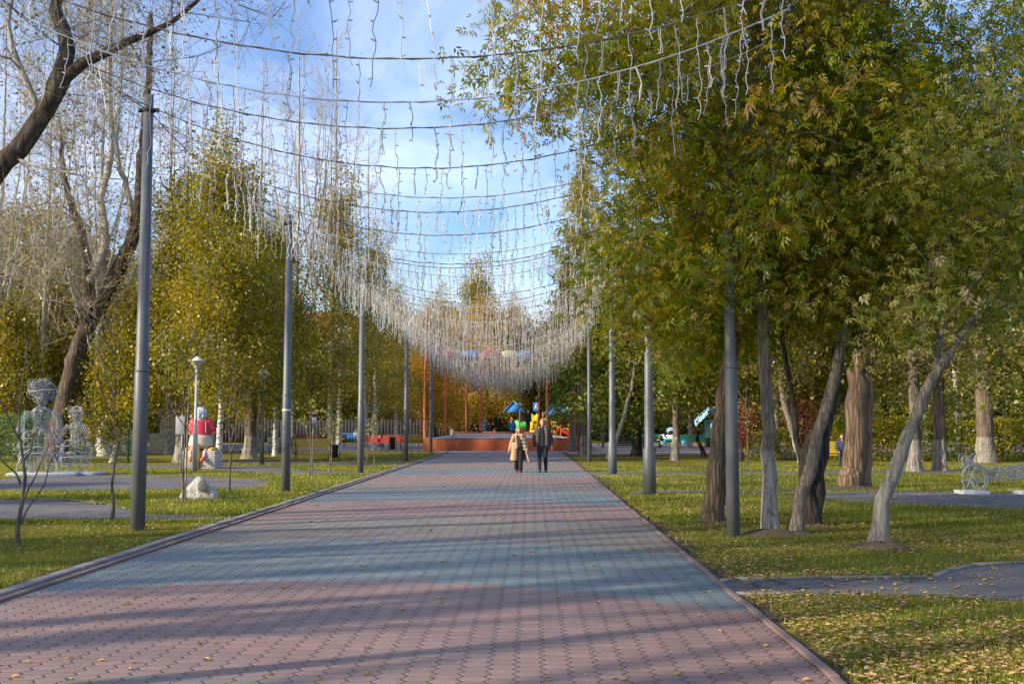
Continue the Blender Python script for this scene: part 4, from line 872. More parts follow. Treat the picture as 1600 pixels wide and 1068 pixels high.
# ------------------------------------------------------------------ benches
M_IRON = paint('bench_iron', (.03, .03, .032), .5, .4)
BC = {'green': (.02, .22, .13), 'yellow': (.62, .40, .02), 'red': (.45, .05, .04), 'blue': (.02, .18, .42), 'dark green': (.025, .05, .04), 'faded red': (.34, .06, .07), 'brown': (.16, .08, .04)}
def bench(loc, rz, colour, label, w=1.9, curly=True, group='slatted park benches'):
    o = empty('park_bench', loc, rz, label, 'bench', group); mt = paint('bench_'+colour.replace(' ', '_'), BC[colour], .4, 0, .35, 5)
    b = MB()
    for i in range(5): b.box((0, -.20+i*.10, .45), (w, .085, .028))
    bevel(b.build('seat', mt, o), .006)
    b = MB(); M = Matrix.Rotation(R(-12), 3, 'X')
    for i in range(5): z = .56+i*.095; b.box((0, .27+(z-.45)*.22, z), (w, .026, .08), M=M)
    bevel(b.build('backrest', mt, o), .006)
    for sx in (-1, 1):
        x = sx*(w/2-.12); f = MB(); f.tube([(x, -.30, -.01), (x, -.24, .20), (x, -.20, .425), (x, .0, .42), (x, .24, .43)], .020, 6); f.tube([(x, .40, -.01), (x, .28, .22), (x, .25, .43), (x, .31, .70), (x, .39, 1.0)], .020, 6)
        f.tube([(x, -.24, .20), (x, -.05, .32), (x, .12, .30), (x, .28, .22)], .014, 5)
        f.build('leg_frame', M_IRON, o, smooth=True)
        if curly:
            f = MB(); f.tube([(x, .30, .66), (x, .12, .72), (x, -.10, .72), (x, -.25, .66), (x, -.28, .52), (x, -.20, .44)], .018, 6); f.build('armrest', M_IRON, o, smooth=True)
    return o
def bench_px(px, py, rz, c, lab, w=1.9, **k): return bench(G(px, py), rz, c, lab, w, **k)
bench_px(490, 717.5, .35, 'yellow', 'yellow slatted bench with arched iron armrests right of the second left pole', 1.9)
bench_px(452, 711, .05, 'dark green', 'dark green bench behind the second left pole', 2.5)
bench_px(592, 704, 0, 'red', 'bright red bench behind the third left pole with people around', 3.0)
bench_px(630, 698.5, .05, 'yellow', 'long yellow bench beside the fourth left pole, beyond the red bench', 3.2)
bench_px(500, 697.5, 0, 'faded red', 'faded red bench beyond the plaza behind the yellow bench', 4.0)
bench_px(546, 693, 0, 'blue', 'blue bench beyond the red bench where a woman in pale blue sits', 2.6)
bench_px(383, 715, -1.2, 'green', 'bright green bench turned sideways left of the thick birch trunk', 1.8)
bench_px(468, 690, 0, 'blue', 'long blue bench far behind the second left pole', 5.0)
bench_px(988, 711, math.pi, 'dark green', 'dark bench seen from behind, between the second and third right poles', 2.0, curly=False)
bench_px(1010, 697, 0, 'green', 'small green bench across the plaza behind the dark bench', 2.3, curly=False)
bench_px(1090, 700, 0, 'green', 'bright green bench across the plaza beside the slanting dark tree', 2.7, curly=False)
bench_px(1172, 707, math.pi, 'brown', 'brown bench behind the nearest right pole', 1.6, curly=False)
bench_px(1262, 716, 0, 'yellow', 'yellow bench half hidden behind the dark many-stemmed maple', 2.0, curly=False)
bench_px(1313, 728, 0, 'yellow', 'yellow bench hidden behind the furrowed brown trunk with a person sitting', 2.2, curly=False)
# litter bins
M_BIN = paint('bin_black', (.035, .037, .045), .5, .2)
def bin_(loc, lab, h=.72):
    o = empty('litter_bin', loc, 0, lab, 'bin', 'black litter bins'); b = MB(); b.lathe([(.001, .12), (.17, .12), (.20, h), (.21, h+.01), (.19, h), (.16, .16), (.001, .16)], n=18); b.build('bucket', M_BIN, o, smooth=False)
    b = MB()
    for s in (-1, 1): b.tube([(s*.24, -.12, 0), (s*.24, 0, h*.7), (s*.24, .12, 0)], .012, 5)
    b.tube([(-.24, 0, h*.68), (.24, 0, h*.68)], .012, 5); b.build('stand', M_IRON, o)
bin_(G(522, 719), 'black litter bin at the right end of the yellow bench'); bin_(G(613, 705), 'dark litter bin at the right end of the bright red bench', .9); bin_(G(1106, 701), 'black litter bin at the right end of the bright green bench', .8); bin_(G(441, 711), 'dark litter bin left of the dark green bench', .8)
# ------------------------------------------------------------------ fountain
M_RED = paint('fountain_rust_red', (.42, .10, .03), .5, 0, .35, .9); M_STL = paint('fountain_steel', (.60, .61, .63), .35, .25, .35, 1.2)
M_OR = paint('orange_steel', (.62, .14, .05), .45, 0, .2)
f = empty('fountain', (0, 0, 0), 0, 'wide rust-red fountain basin with grey steel inside, at the end of the avenue', 'fountain')
Yf = 70.0; X0, X1 = (662-828)/FPX*Yf, (902-828)/FPX*Yf; cx = (X0+X1)/2; hw = (X1-X0)/2; f.location = (cx, Yf, 0)
b = MB(); b.box((0, .12, .40), (2*hw, .22, .80)); b.box((-hw+.12, 4.2, .40), (.22, 7.9, .80)); b.box((hw-.12, 4.2, .40), (.22, 7.9, .80)); b.box((0, 8.3, .40), (2*hw, .22, .80)); bevel(b.build('outer_wall', M_RED, f), .02)
b = MB(); b.box((0, .12, .817), (2*hw+.06, .30, .03)); b.build('coping', paint('coping_grey', (.30, .30, .31), .6), f)
b = MB(); t_ = 1.03
iw0, iw1 = hw-.35, 3.3
b.add([(-iw1, 4.4, .60), (iw1, 4.4, .60), (iw1, 4.4, t_), (-iw1, 4.4, t_)], [[0, 1, 2, 3]])
b.add([(-iw0, .25, .66), (-iw1, 4.4, .60), (-iw1, 4.4, t_), (-iw0, .25, .80)], [[0, 1, 2, 3]]); b.add([(iw0, .25, .66), (iw1, 4.4, .60), (iw1, 4.4, t_), (iw0, .25, .80)], [[3, 2, 1, 0]])
b.add([(-iw0, .25, .62), (iw0, .25, .62), (iw1, 4.4, .62), (-iw1, 4.4, .62)], [[0, 1, 2, 3]]); b.box((0, 4.47, 1.05), (2*iw1, .12, .05)); b.build('steel_basin', M_STL, f)
b = MB(); b.add([(-iw0-.1, .26, .81), (-iw1, 4.55, 1.07), (-iw1, 8, 1.07), (-hw+.2, 8, .81)], [[0, 1, 2, 3]]); b.add([(iw0+.1, .26, .81), (hw-.2, 8, .81), (iw1, 8, 1.07), (iw1, 4.55, 1.07)], [[0, 1, 2, 3]])
b.add([(-iw1, 4.55, 1.07), (iw1, 4.55, 1.07), (iw1, 8, 1.07), (-iw1, 8, 1.07)], [[0, 1, 2, 3]]); b.build('upper_deck', M_RED, f)
b = MB()
for x, w in ((-2.4, 1.6), (-.4, 2.0), (2.2, 1.4)): b.box((x, 4.1, 1.15), (w, .3, .12))
b.build('orange_step', M_OR, f)
# orange frame over the fountain
f = empty('fountain_canopy', (cx+.2, Yf+5, 0), 0, 'ring of tall orange posts carrying a ring beam with small coloured awnings', 'canopy'); pos = []
for px, y in ((664, 71.5), (696, 76), (729, 79), (751, 80.5), (843, 79), (855, 76.5), (897, 72.2)):
    X = (px-828)/FPX*y-f.location.x; Y_ = y-f.location.y; pos.append((X, Y_)); z0 = 1.2 if 690 < px < 860 else 0
    b = MB(); b.tube([(X, Y_, z0), (X-.02, Y_, 3.5), (X, Y_, 5.4), (X+(.14 if X < 0 else -.14), Y_, 6.7)], [.085, .085, .09, .13], 8); b.build('post', M_OR if px not in (729, 843) else M_RED, f)
b = MB(); ring = [(pos[0][0], pos[0][1], 6.6)]+[(4.7*math.cos(a), 2.5+3.6*math.sin(a), 6.6) for a in np.linspace(math.pi, 0, 14)][1:-1]+[(pos[-1][0], pos[-1][1], 6.6)]
b.tube(ring, .07, 6); b.tube([(x, y, z-.75) for x, y, z in ring], .05, 6)
for x, y, z in ring: b.tube([(x, y, z), (x, y, z-.75)], .03, 4)
b.build('ring_beam', M_OR, f)
for k, (px, c) in enumerate(((737, (.05, .2, .5)), (768, (.5, .05, .09)), (797, (.62, .58, .40)), (819, (.06, .25, .55)), (861, (.55, .08, .08)), (706, (.4, .05, .05)))):
    b = MB(); b.ball(((px-828)/FPX*80-f.location.x, 4.6 if 1 < k < 3 else 3.6, 6.7), (.85 if k < 3 else .55, .5, .42), 14, 8); b.build('awning', paint('awning_%d' % k, c, .6), f, smooth=True)
# ------------------------------------------------------------------ playgrounds
PC = {'or': (.72, .17, .03), 'ye': (.85, .60, .02), 'gr': (.06, .50, .06), 'bl': (.12, .52, .80), 'db': (.05, .28, .60), 're': (.55, .04, .035), 'wh': (.70, .70, .70), 'te': (.12, .50, .50), 'dg': (.02, .30, .14)}
def pm(k): return paint('play_'+k, PC[k], .35, 0, .12, 3)
def climbing_tower():
    Y = 94; o = empty('climbing_tower', ((842-828)/FPX*Y, Y, 0), 0, 'big play tower with blue roofs and a yellow flower panel behind the walking couple', 'playground')
    def X(px): return (px-842)/FPX*Y
    for px in (799, 809, 816, 826, 848, 862, 869, 876, 888, 903): b = MB(); b.box((X(px), 0, 1.35), (.11, .11, 2.9)); b.box((X(px)+.02, 1.4, 1.25), (.11, .11, 2.5)); b.build('post', pm('or'), o)
    for px, w in ((803, 24), (862, 16), (880, 22)):
        b = MB(); w_ = w/FPX*Y/2+.25; x = X(px); z = 2.75 if px < 850 else 2.5
        b.prism([(x-w_, z), (x, z+.95), (x, z+1.02), (x-w_-.07, z)], -.9, 1.6); b.prism([(x+w_, z), (x+w_+.07, z), (x, z+1.02), (x, z+.95)], -.9, 1.6); r_ = b.build('roof', pm('bl'), o)
        b = MB(); b.prism([(x-w_, z), (x+w_, z), (x, z+.95)], -.8, -.76); b.build('gable', pm('db'), r_)
    # flower shaped panel
    b = MB(); x = X(835); pts = []
    for a in np.linspace(0, 2*math.pi, 60, endpoint=False): r_ = .60+.10*math.cos(6*a); pts.append((x+r_*math.cos(a)*1.0, 1.92+r_*1.15*math.sin(a)))
    b.prism(pts, -.55, -.49); b.box((x, -.5, .95), (.95, .05, .9)); p = b.build('flower_panel', pm('ye'), o)
    b = MB(); b.lathe([(.001, .0), (.11, 0), (.11, .05), (.001, .06)], n=16); q = b.build('flower_centre', paint('dark_red', (.2, .02, .02)), p); q.location = (x, -.55, 1.94); q.rotation_euler = (math.pi/2, 0, 0)
    b = MB(); x = X(815); b.prism([(x-.55, 1.2), (x+.5, 1.2), (x+.6, 1.95), (x+.2, 2.0), (x, 1.85), (x-.3, 2.15), (x-.6, 2.05)], -.45, -.40); b.build('green_panel', pm('gr'), o)
    b = MB(); x = X(855); b.prism([(x-.35, 1.2), (x+.3, 1.2), (x+.3, 2.4), (x, 2.8), (x-.3, 2.4)], .25, .3); b.build('green_panel', pm('gr'), o)
    b = MB(); x = X(871)
    for k in range(5): b.box((x-.35+.16*k, -.1, 1.85), (.09, .06, 1.5+.2*math.sin(k*1.5)))
    b.lathe([(.28, -.03), (.40, -.03), (.40, .03), (.28, .03)], (x, -.2, 1.9), 16); b.build('yellow_bars', pm('ye'), o)
    b = MB(); b.box((X(840), .7, .95), (X(903)-X(799), 1.5, .08)); b.build('platform', pm('re'), o)
    b = MB(); b.box((X(892), .3, 1.35), (1.9, .8, .10)); b.build('yellow_deck', pm('ye'), o)
    b = MB(); x = X(868); b.add([(x, -.3, 1.5), (x, -.9, 1.5), (x+1.9, -.9, .25), (x+1.9, -.3, .25)], [[0, 1, 2, 3]]); b.add([(x, -.9, 1.5), (x, -.9, 1.75), (x+1.9, -.9, .5), (x+1.9, -.9, .25)], [[0, 3, 2, 1]])
    b.add([(x, -.3, 1.5), (x, -.3, 1.75), (x+1.9, -.3, .5), (x+1.9, -.3, .25)], [[0, 1, 2, 3]]); s = b.build('slide', pm('re'), o); s.modifiers.new('t', 'SOLIDIFY').thickness = .04
    b = MB(); b.box((X(896), -.1, 2.0), (.9, .06, .95)); b.build('red_panel', pm('re'), o)
    b = MB()
    for k in range(7): b.tube([(X(880)+k*.16, .9, 1.0), (X(880)+k*.16, .9, 2.3)], .02, 4)
    b.tube([(X(880), .9, 1.6), (X(880)+1.1, .9, 1.6)], .02, 4); b.build('climbing_net', pm('or'), o)
climbing_tower()
def play_frame(px, py, label, c1='or', c2='gr', w=1.0):
    o = empty('play_panel', G(px, py), 0, label, 'playground')
    b = MB(); b.box((-w/2, 0, .75), (.12, .12, 1.5)); b.box((w/2, 0, .75), (.12, .12, 1.5)); bevel(b.build('frame', pm(c1), o), .01)
    b = MB(); pts = [(.42*w*math.cos(a), 1.02+.42*math.sin(a)) for a in np.linspace(0, 2*math.pi, 20, endpoint=False)]; b.prism(pts, -.05, .05); b.build('panel', pm(c2), o)
play_frame(272, 683.5, 'green round play panel in an orange frame left of the statue', w=1.3)
play_frame(380, 684, 'small green round panel behind the birch trunks', 'or', 'dg')
play_frame(715, 684, 'blue rounded play panel with orange legs left behind the fountain', 'or', 'bl', 1.3)
# white toy engine with red slide
o = empty('toy_train', G(436, 689), 0, 'white toy train cabin with a red slide behind the second left pole', 'playground')
b = MB(); b.prism([(-1.2, .5), (-.9, 1.5), (-.55, 2.0), (-.1, 2.05), (1.5, 2.05), (1.5, .5)], -.5, .5); c_ = b.build('cabin', pm('wh'), o)
for x in (-.55, .25): b = MB(); b.box((x, -.51, 1.5), (.42, .02, .6)); b.build('window', paint('dark_glass', (.03, .04, .05), .1), c_)
b = MB(); b.box((.15, 0, 2.1), (2.9, 1.15, .10)); b.build('roof', pm('re'), o)
b = MB(); b.prism([(-2.2, .05), (-1.1, .85), (-1.1, 1.0), (-2.3, .3)], -.4, .4); b.build('slide', pm('re'), o); b = MB(); b.box((-.75, -.6, .5), (.5, .1, .8)); b.build('yellow_step', pm('ye'), o); b = MB(); b.box((.3, 0, .3), (2.2, .9, .45)); b.build('chassis', pm('re'), o)
for x in (-.6, .8): b = MB(); b.lathe([(.001, -.06), (.25, -.06), (.25, .06), (.001, .06)], n=16); w_ = b.build('wheel', pm('ye'), o); w_.rotation_euler = (math.pi/2, 0, 0); w_.location = (x, -.5, .25)
o = empty('toy_climber', G(368, 688), 0, 'white and yellow climbing block with orange posts behind the first birch trunks', 'playground')
b = MB(); b.box((0, 0, 1.5), (1.1, .8, .9)); b.build('white_cabin', pm('wh'), o); b = MB(); b.box((.1, -.45, .7), (1.5, .08, .55)); b.build('yellow_board', pm('ye'), o)
for x in (-.95, .85, 2.0): b = MB(); b.box((x, 0, 1.2), (.12, .12, 2.4)); b.build('post', pm('or'), o)
b = MB(); b.tube([(.85*math.cos(a), 0, 2.2+.5*math.sin(a)) for a in np.linspace(0, math.pi, 12)], .06, 6); b.build('arch', pm('ye'), o)
# white toy car
o = empty('toy_car', G(1052, 694), 0, 'white and turquoise toy pickup car across the plaza behind the straight poplar', 'playground'); o.scale = (.8, .8, .8)
b = MB(); b.prism([(-1.75, .45), (-1.8, 1.0), (-.95, 1.1), (-.6, 1.6), (.35, 1.65), (.4, 1.05), (1.8, 1.0), (1.75, .45)], -.55, .55); c_ = b.build('body', pm('wh'), o)
b = MB(); b.prism([(-.82, 1.08), (-.52, 1.5), (-.1, 1.52), (-.1, 1.08)], -.58, -.55); b.build('window', paint('dark_glass', (.03, .04, .05), .1), c_)
b = MB(); b.prism([(-.9, .5), (-1.0, .75), (1.7, .95), (1.7, .5)], -.60, -.56); b.build('side_panel', pm('te'), c_)
b = MB(); b.prism([(-.8, 1.66), (.4, 1.66), (.4, 1.9), (-.3, 1.85)], -.3, .3); b.build('roof_light', pm('bl'), c_)
for x in (-1.1, 1.1): b = MB(); b.lathe([(.001, -.08), (.34, -.08), (.34, .08), (.001, .08)], n=16); w_ = b.build('wheel', pm('bl'), o); w_.rotation_euler = (math.pi/2, 0, 0); w_.location = (x, -.55, .34)
# playhouses with slanted pale blue roof
o = empty('playhouse', G(1108, 695), .2, 'little turquoise playhouse with a steep pale blue roof left of the brown leaning trunk', 'playground')
b = MB(); b.box((.5, 0, 1.1), (1.2, 1.4, 2.0)); b.build('wall', pm('te'), o); b = MB(); b.prism([(-1.6, 1.5), (.2, 3.2), (.3, 3.15), (-1.5, 1.45)], -.9, .9); b.prism([(.2, 3.2), (1.5, 2.0), (1.45, 1.9), (.2, 3.1)], -.9, .9); b.build('roof', paint('play_pale_blue', (.30, .58, .66), .35), o)
b = MB(); b.box((-1.3, -.6, .8), (.1, .1, 1.6)); b.box((-1.3, .6, .8), (.1, .1, 1.6)); b.build('post', pm('or'), o)
o = empty('slide_tower', G(1168, 697), 0, 'teal and orange play tower seen just right of the nearest right pole', 'playground')
b = MB(); b.box((0, 0, 1.8), (.5, .5, 3.2)); b.build('teal_column', pm('te'), o); b = MB(); b.box((-.9, 0, 1.1), (.1, .1, 2.2)); b.box((.9, 0, 1.1), (.1, .1, 2.2)); b.box((0, 0, .9), (1.8, .5, .12)); b.build('orange_frame', pm('or'), o)
o = empty('slide_tower', G(1243, 697), 0, 'blue, red and yellow play tower glimpsed left of the dark maple stems', 'playground')
b = MB(); b.box((0, 0, 1.9), (.8, .5, 1.1)); b.build('blue_panel', paint('play_pale_blue', (.30, .58, .66), .35), o); b = MB(); b.box((-.7, 0, 1.0), (.5, .3, 1.0)); b.build('yellow_panel', pm('ye'), o); b = MB(); b.box((.4, -.1, 1.0), (.15, .15, 2.2)); b.box((-.4, -.1, 1.0), (.15, .15, 2.2)); b.build('red_post', pm('re'), o)
# swings by the blue bench
o = empty('swing_frame', ((605-828)/FPX*86, 86, 0), 0, 'blue swing frame beyond the yellow bench near the fourth left pole', 'swing')
b = MB()
for x in (-1.6, 1.6):
    for s in (-.5, .5): b.tube([(x, s, 0), (x, 0, 3.0)], .06, 6)
b.tube([(-1.6, 0, 3.0), (1.6, 0, 3.0)], .06, 6); b.build('frame', pm('db'), o)
b = MB(); b.box((0, 0, .6), (.6, .3, .06)); b.build('seat', pm('re'), o); b = MB(); b.tube([(-.25, 0, .6), (-.25, 0, 3)], .015, 4); b.tube([(.25, 0, .6), (.25, 0, 3)], .015, 4); b.build('chain', M_IRON, o)
# dark planked fence far behind
o = empty('plank_fence', (-21, 104, 0), 0, 'dark vertical plank fence behind the playgrounds on the left', 'fence')
b = MB()
for i in range(110): b.box((-17+i*.31, 0, 1.1+.03*math.sin(i*2.3)), (.30, .04, 2.2))
b.build('planks', paint('plank_dark', (.028, .025, .025), .9), o); b = MB(); b.box((0, .05, .5), (34, .05, .1)); b.box((0, .05, 1.7), (34, .05, .1)); b.build('rail', M_IRON, o)
# green mesh fence at the left
o = empty('mesh_fence', (-22.2, 47.6, 0), 0, 'green wire mesh fence behind the wire figures', 'fence'); M_MF = paint('fence_green', (.02, .20, .12), .5)
for i in range(5): b = MB(); b.box((-4.6+i*2.3, 0, 1.15), (.08, .08, 2.3)); b.build('post', M_MF, o)
b = MB()
for i in range(139): b.tube([(-4.6+i*.0667, 0, .1), (-4.6+i*.0667, 0, 2.2)], .004, 3, cap=False)
for i in range(12): b.tube([(-4.6, 0, .1+i*.19), (4.6, 0, .1+i*.19)], .007, 3, cap=False)
b.build('mesh_panel', M_MF, o)
# kiosk
o = empty('kiosk', ((222-828)/FPX*62, 62, 0), 0, 'beige kiosk with a blue window behind the nearest left pole', 'kiosk'); 
b = MB(); b.box((0, 1.2, 1.35), (2.9, 2.4, 2.7)); w_ = b.build('wall', paint('kiosk_beige', (.40, .36, .27), .7), o); bevel(w_, .02)
b = MB(); b.box((0, 1.2, 2.78), (3.2, 2.7, .16)); b.build('roof', paint('kiosk_roof', (.20, .21, .23), .6), o)
b = MB(); b.box((.55, -.02, 1.75), (.8, .04, 1.1)); fr = b.build('window_frame', paint('kiosk_blue', (.10, .20, .40), .5), o); b = MB(); b.box((.55, -.05, 1.75), (.66, .03, .96)); b.build('pane', paint('dark_glass', (.03, .04, .05), .1), fr)
b = MB(); b.box((-.6, -.02, 1.85), (1.0, .04, .8)); b.build('blue_panel', paint('kiosk_blue', (.10, .20, .40), .5), o)
# parked car
def car(loc, rz, label):
    o = empty('parked_car', loc, rz, label, 'car'); m = paint('car_silver', (.42, .44, .47), .25, .7, .05)
    b = MB(); pr = [(-2.2, .35), (-2.25, .75), (-2.0, 1.0), (-1.5, 1.08), (-.9, 1.5), (-.3, 1.64), (1.2, 1.62), (1.85, 1.3), (2.2, 1.05), (2.25, .5), (2.1, .3)]
    b.prism(pr, -.85, .85); bd = b.build('body', m, o); bevel(bd, .12, 3)
    for s in (-1, 1):
        b = MB(); b.prism([(-1.25, 1.08), (-.8, 1.42), (-.3, 1.54), (.2, 1.54), (.2, 1.05)], s*.86-.01, s*.86+.01); b.build('window', paint('dark_glass', (.03, .04, .05), .1), o)
        b = MB(); b.prism([(.3, 1.05), (.3, 1.54), (1.15, 1.52), (1.6, 1.28), (1.6, 1.08)], s*.86-.01, s*.86+.01); b.build('window', paint('dark_glass', (.03, .04, .05), .1), o)
        for x in (-1.4, 1.4):
            b = MB(); b.lathe([(.20, -.10), (.33, -.10), (.34, 0), (.33, .10), (.20, .10)], n=20); w = b.build('wheel', paint('tyre', (.02, .02, .02), .8), o); w.rotation_euler = (math.pi/2, 0, 0); w.location = (x, s*.80, .34)
            b = MB(); b.lathe([(.001, -.09), (.2, -.09), (.2, .09), (.001, .09)], n=14); b.build('rim', paint('rim', (.35, .35, .37), .3, .8), w)
    b = MB(); b.box((-2.2, -.55, .8), (.1, .35, .14)); b.box((-2.2, .55, .8), (.1, .35, .14)); b.build('headlight', paint('lens', (.6, .6, .6), .1), o)
car(((262-828)/FPX*88, 88, 0), .15, 'silver car parked far behind the green play panel at the left')
# road sign: blue square with a white walking figure
o = empty('road_sign', ((838-828)/FPX*112, 112, 0), 0, 'blue square road sign with a white triangle figure high above the playground', 'sign'); o.scale = (.6, .6, 1.0)
b = MB(); b.tube([(0, 0, 0), (0, 0, 4.6)], .05, 8); b.build('post', M_LG, o); b = MB(); b.box((0, -.07, 3.55), (1.15, .03, .85)); p = b.build('plate', paint('sign_blue', (.03, .22, .58), .4), o); bevel(p, .01)
b = MB(); b.prism([(-.12, 3.82), (.12, 3.82), (.38, 3.22), (.2, 3.22), (.1, 3.42), (-.1, 3.42), (-.2, 3.22), (-.38, 3.22)], -.105, -.09); b.ball((0, -.1, 3.87), (.12, .012, .07)); b.build('symbol', paint('sign_white', (.8, .8, .8)), p)
o = empty('road_sign', ((491-828)/FPX*92, 92, 0), 0, 'small round red and white road sign above a white plate behind the yellow bench', 'sign')
b = MB(); b.tube([(0, 0, 0), (0, 0, 2.9)], .04, 8); b.build('post', M_LG, o); b = MB(); b.lathe([(.001, 0), (.32, 0), (.32, .03), (.001, .03)], n=20); p = b.build('disc', pm('re'), o); p.rotation_euler = (math.pi/2, 0, 0); p.location = (0, -.05, 2.65)
b = MB(); b.box((0, -.09, 2.65), (.42, .01, .10)); b.build('bar', paint('sign_white', (.8, .8, .8)), o); b = MB(); b.box((0, -.06, 2.05), (.4, .02, .6)); b.build('plate', paint('sign_white', (.8, .8, .8)), o)
# ------------------------------------------------------------------ buildings far behind
def block(loc, w, dpt, h, wallc, roofc, label, nx, nz_, roofh=2.2, rz=0):
    o = empty('apartment_building', loc, rz, label, 'building', None); b = MB(); b.box((0, dpt/2, h/2), (w, dpt, h)); b.build('wall', paint('wall_%d' % int(loc[0]*7), wallc, .85, 0, .2, .3), o)
    b = MB(); b.prism([(-w/2-.5, h), (w/2+.5, h), (w/2-2, h+roofh), (-w/2+2, h+roofh)], -.5, dpt+.5); b.build('roof', paint('roof_%d' % int(loc[0]*7), roofc, .7), o)
    b = MB(); b.box((w*.2, dpt/2, h+roofh+.6), (.8, .8, 1.4)); b.build('chimney', paint('wall_brick', (.35, .12, .08), .8), o)
    g = paint('dark_glass', (.03, .04, .05), .1); fm = paint('frame_white', (.6, .6, .58), .5)
    for i in range(nx):
        for k in range(nz_):
            x = -w/2+(i+.5)*w/nx; z = 1.6+k*(h-1.2)/nz_; b = MB(); b.box((x, -.03, z), (1.5, .06, 1.5)); f_ = b.build('window', fm, o); b = MB(); b.box((x-.34, -.075, z), (.6, .03, 1.3)); b.box((x+.34, -.075, z), (.6, .03, 1.3)); b.build('pane', g, f_)
block((-30, 142, 0), 17, 10, 14.2, (.60, .55, .45), (.33, .07, .05), 'cream apartment block with a dark red roof behind the third left pole', 6, 4)
block((1.5, 158, 0), 30, 12, 9.5, (.26, .25, .26), (.20, .18, .18), 'grey long building behind the fountain and playground', 10, 3, 1.2)
block((-8, 186, 0), 16, 10, 16.5, (.45, .40, .33), (.36, .07, .06), 'distant building with a red roof above the fountain trees', 5, 5)
block((-62, 140, 0), 14, 12, 24, (.62, .58, .52), (.30, .28, .28), 'tall pale apartment block behind the huge dark poplar', 9, 7, 1.0)
# ------------------------------------------------------------------ wire figures
M_WIRE = paint('white_wire', (.33, .35, .37), .4, .2, .2, 8); M_WIRED = paint('grey_wire', (.26, .29, .32), .45, .3, .2, 8); M_BASE = paint('white_base', (.46, .50, .56), .6, 0, .3)
def spiral(m, c, r, turns, rw, plane='xz', squash=1, a0=0, n=28):
    pts = []
    for i in range(n+1):
        t = i/n; a = a0+turns*2*math.pi*t; q = r*(1-.75*t); x, z = q*math.cos(a), q*math.sin(a)*squash
        pts.append((c[0]+x, c[1], c[2]+z) if plane == 'xz' else (c[0], c[1]+x, c[2]+z))
    m.tube(pts, rw, 5)
def ringt(m, c, rx, ry, z, rw, tilt=0, n=20):
    m.tube([(c[0]+rx*math.cos(a), c[1]+ry*math.sin(a), z+tilt*math.cos(a)) for a in np.linspace(0, 2*math.pi, n+1)], rw, 5)
def wire_volume(m, prof, seed, nc, rw=.011, c=(0, 0), sy=.6):
    "outline ribs, hoops and curls wrapped round a body of revolution given by (radius, height)"
    q = random.Random(seed); zs = [p[1] for p in prof]; rs = [p[0] for p in prof]
    def rad(z): return float(np.interp(z, zs, rs))
    for k in range(7):
        a = k*math.pi/3.5+.2; m.tube([(c[0]+r*math.cos(a), c[1]+r*math.sin(a)*sy, z) for r, z in prof], rw, 5)
    for r, z in prof[::1]: ringt(m, (c[0], c[1]), r, r*sy, z, rw)
    for _ in range(nc):
        z = q.uniform(zs[0]+.05, zs[-1]-.05); a = q.uniform(0, 6.28); r = rad(z); s = q.uniform(.06, .17); pts = []; tn = q.choice((-1, 1))*q.uniform(1.3, 2.2); a0 = q.uniform(0, 6.28)
        for i in range(17):
            t = i/16; b = a0+tn*6.28*t; w = s*(1-.75*t); aa = a+w*math.cos(b)/max(.15, r); zz = z+w*math.sin(b); rr = rad(zz)+.01; pts.append((c[0]+rr*math.cos(aa), c[1]+rr*math.sin(aa)*sy, zz))
        m.tube(pts, rw*.85, 4)
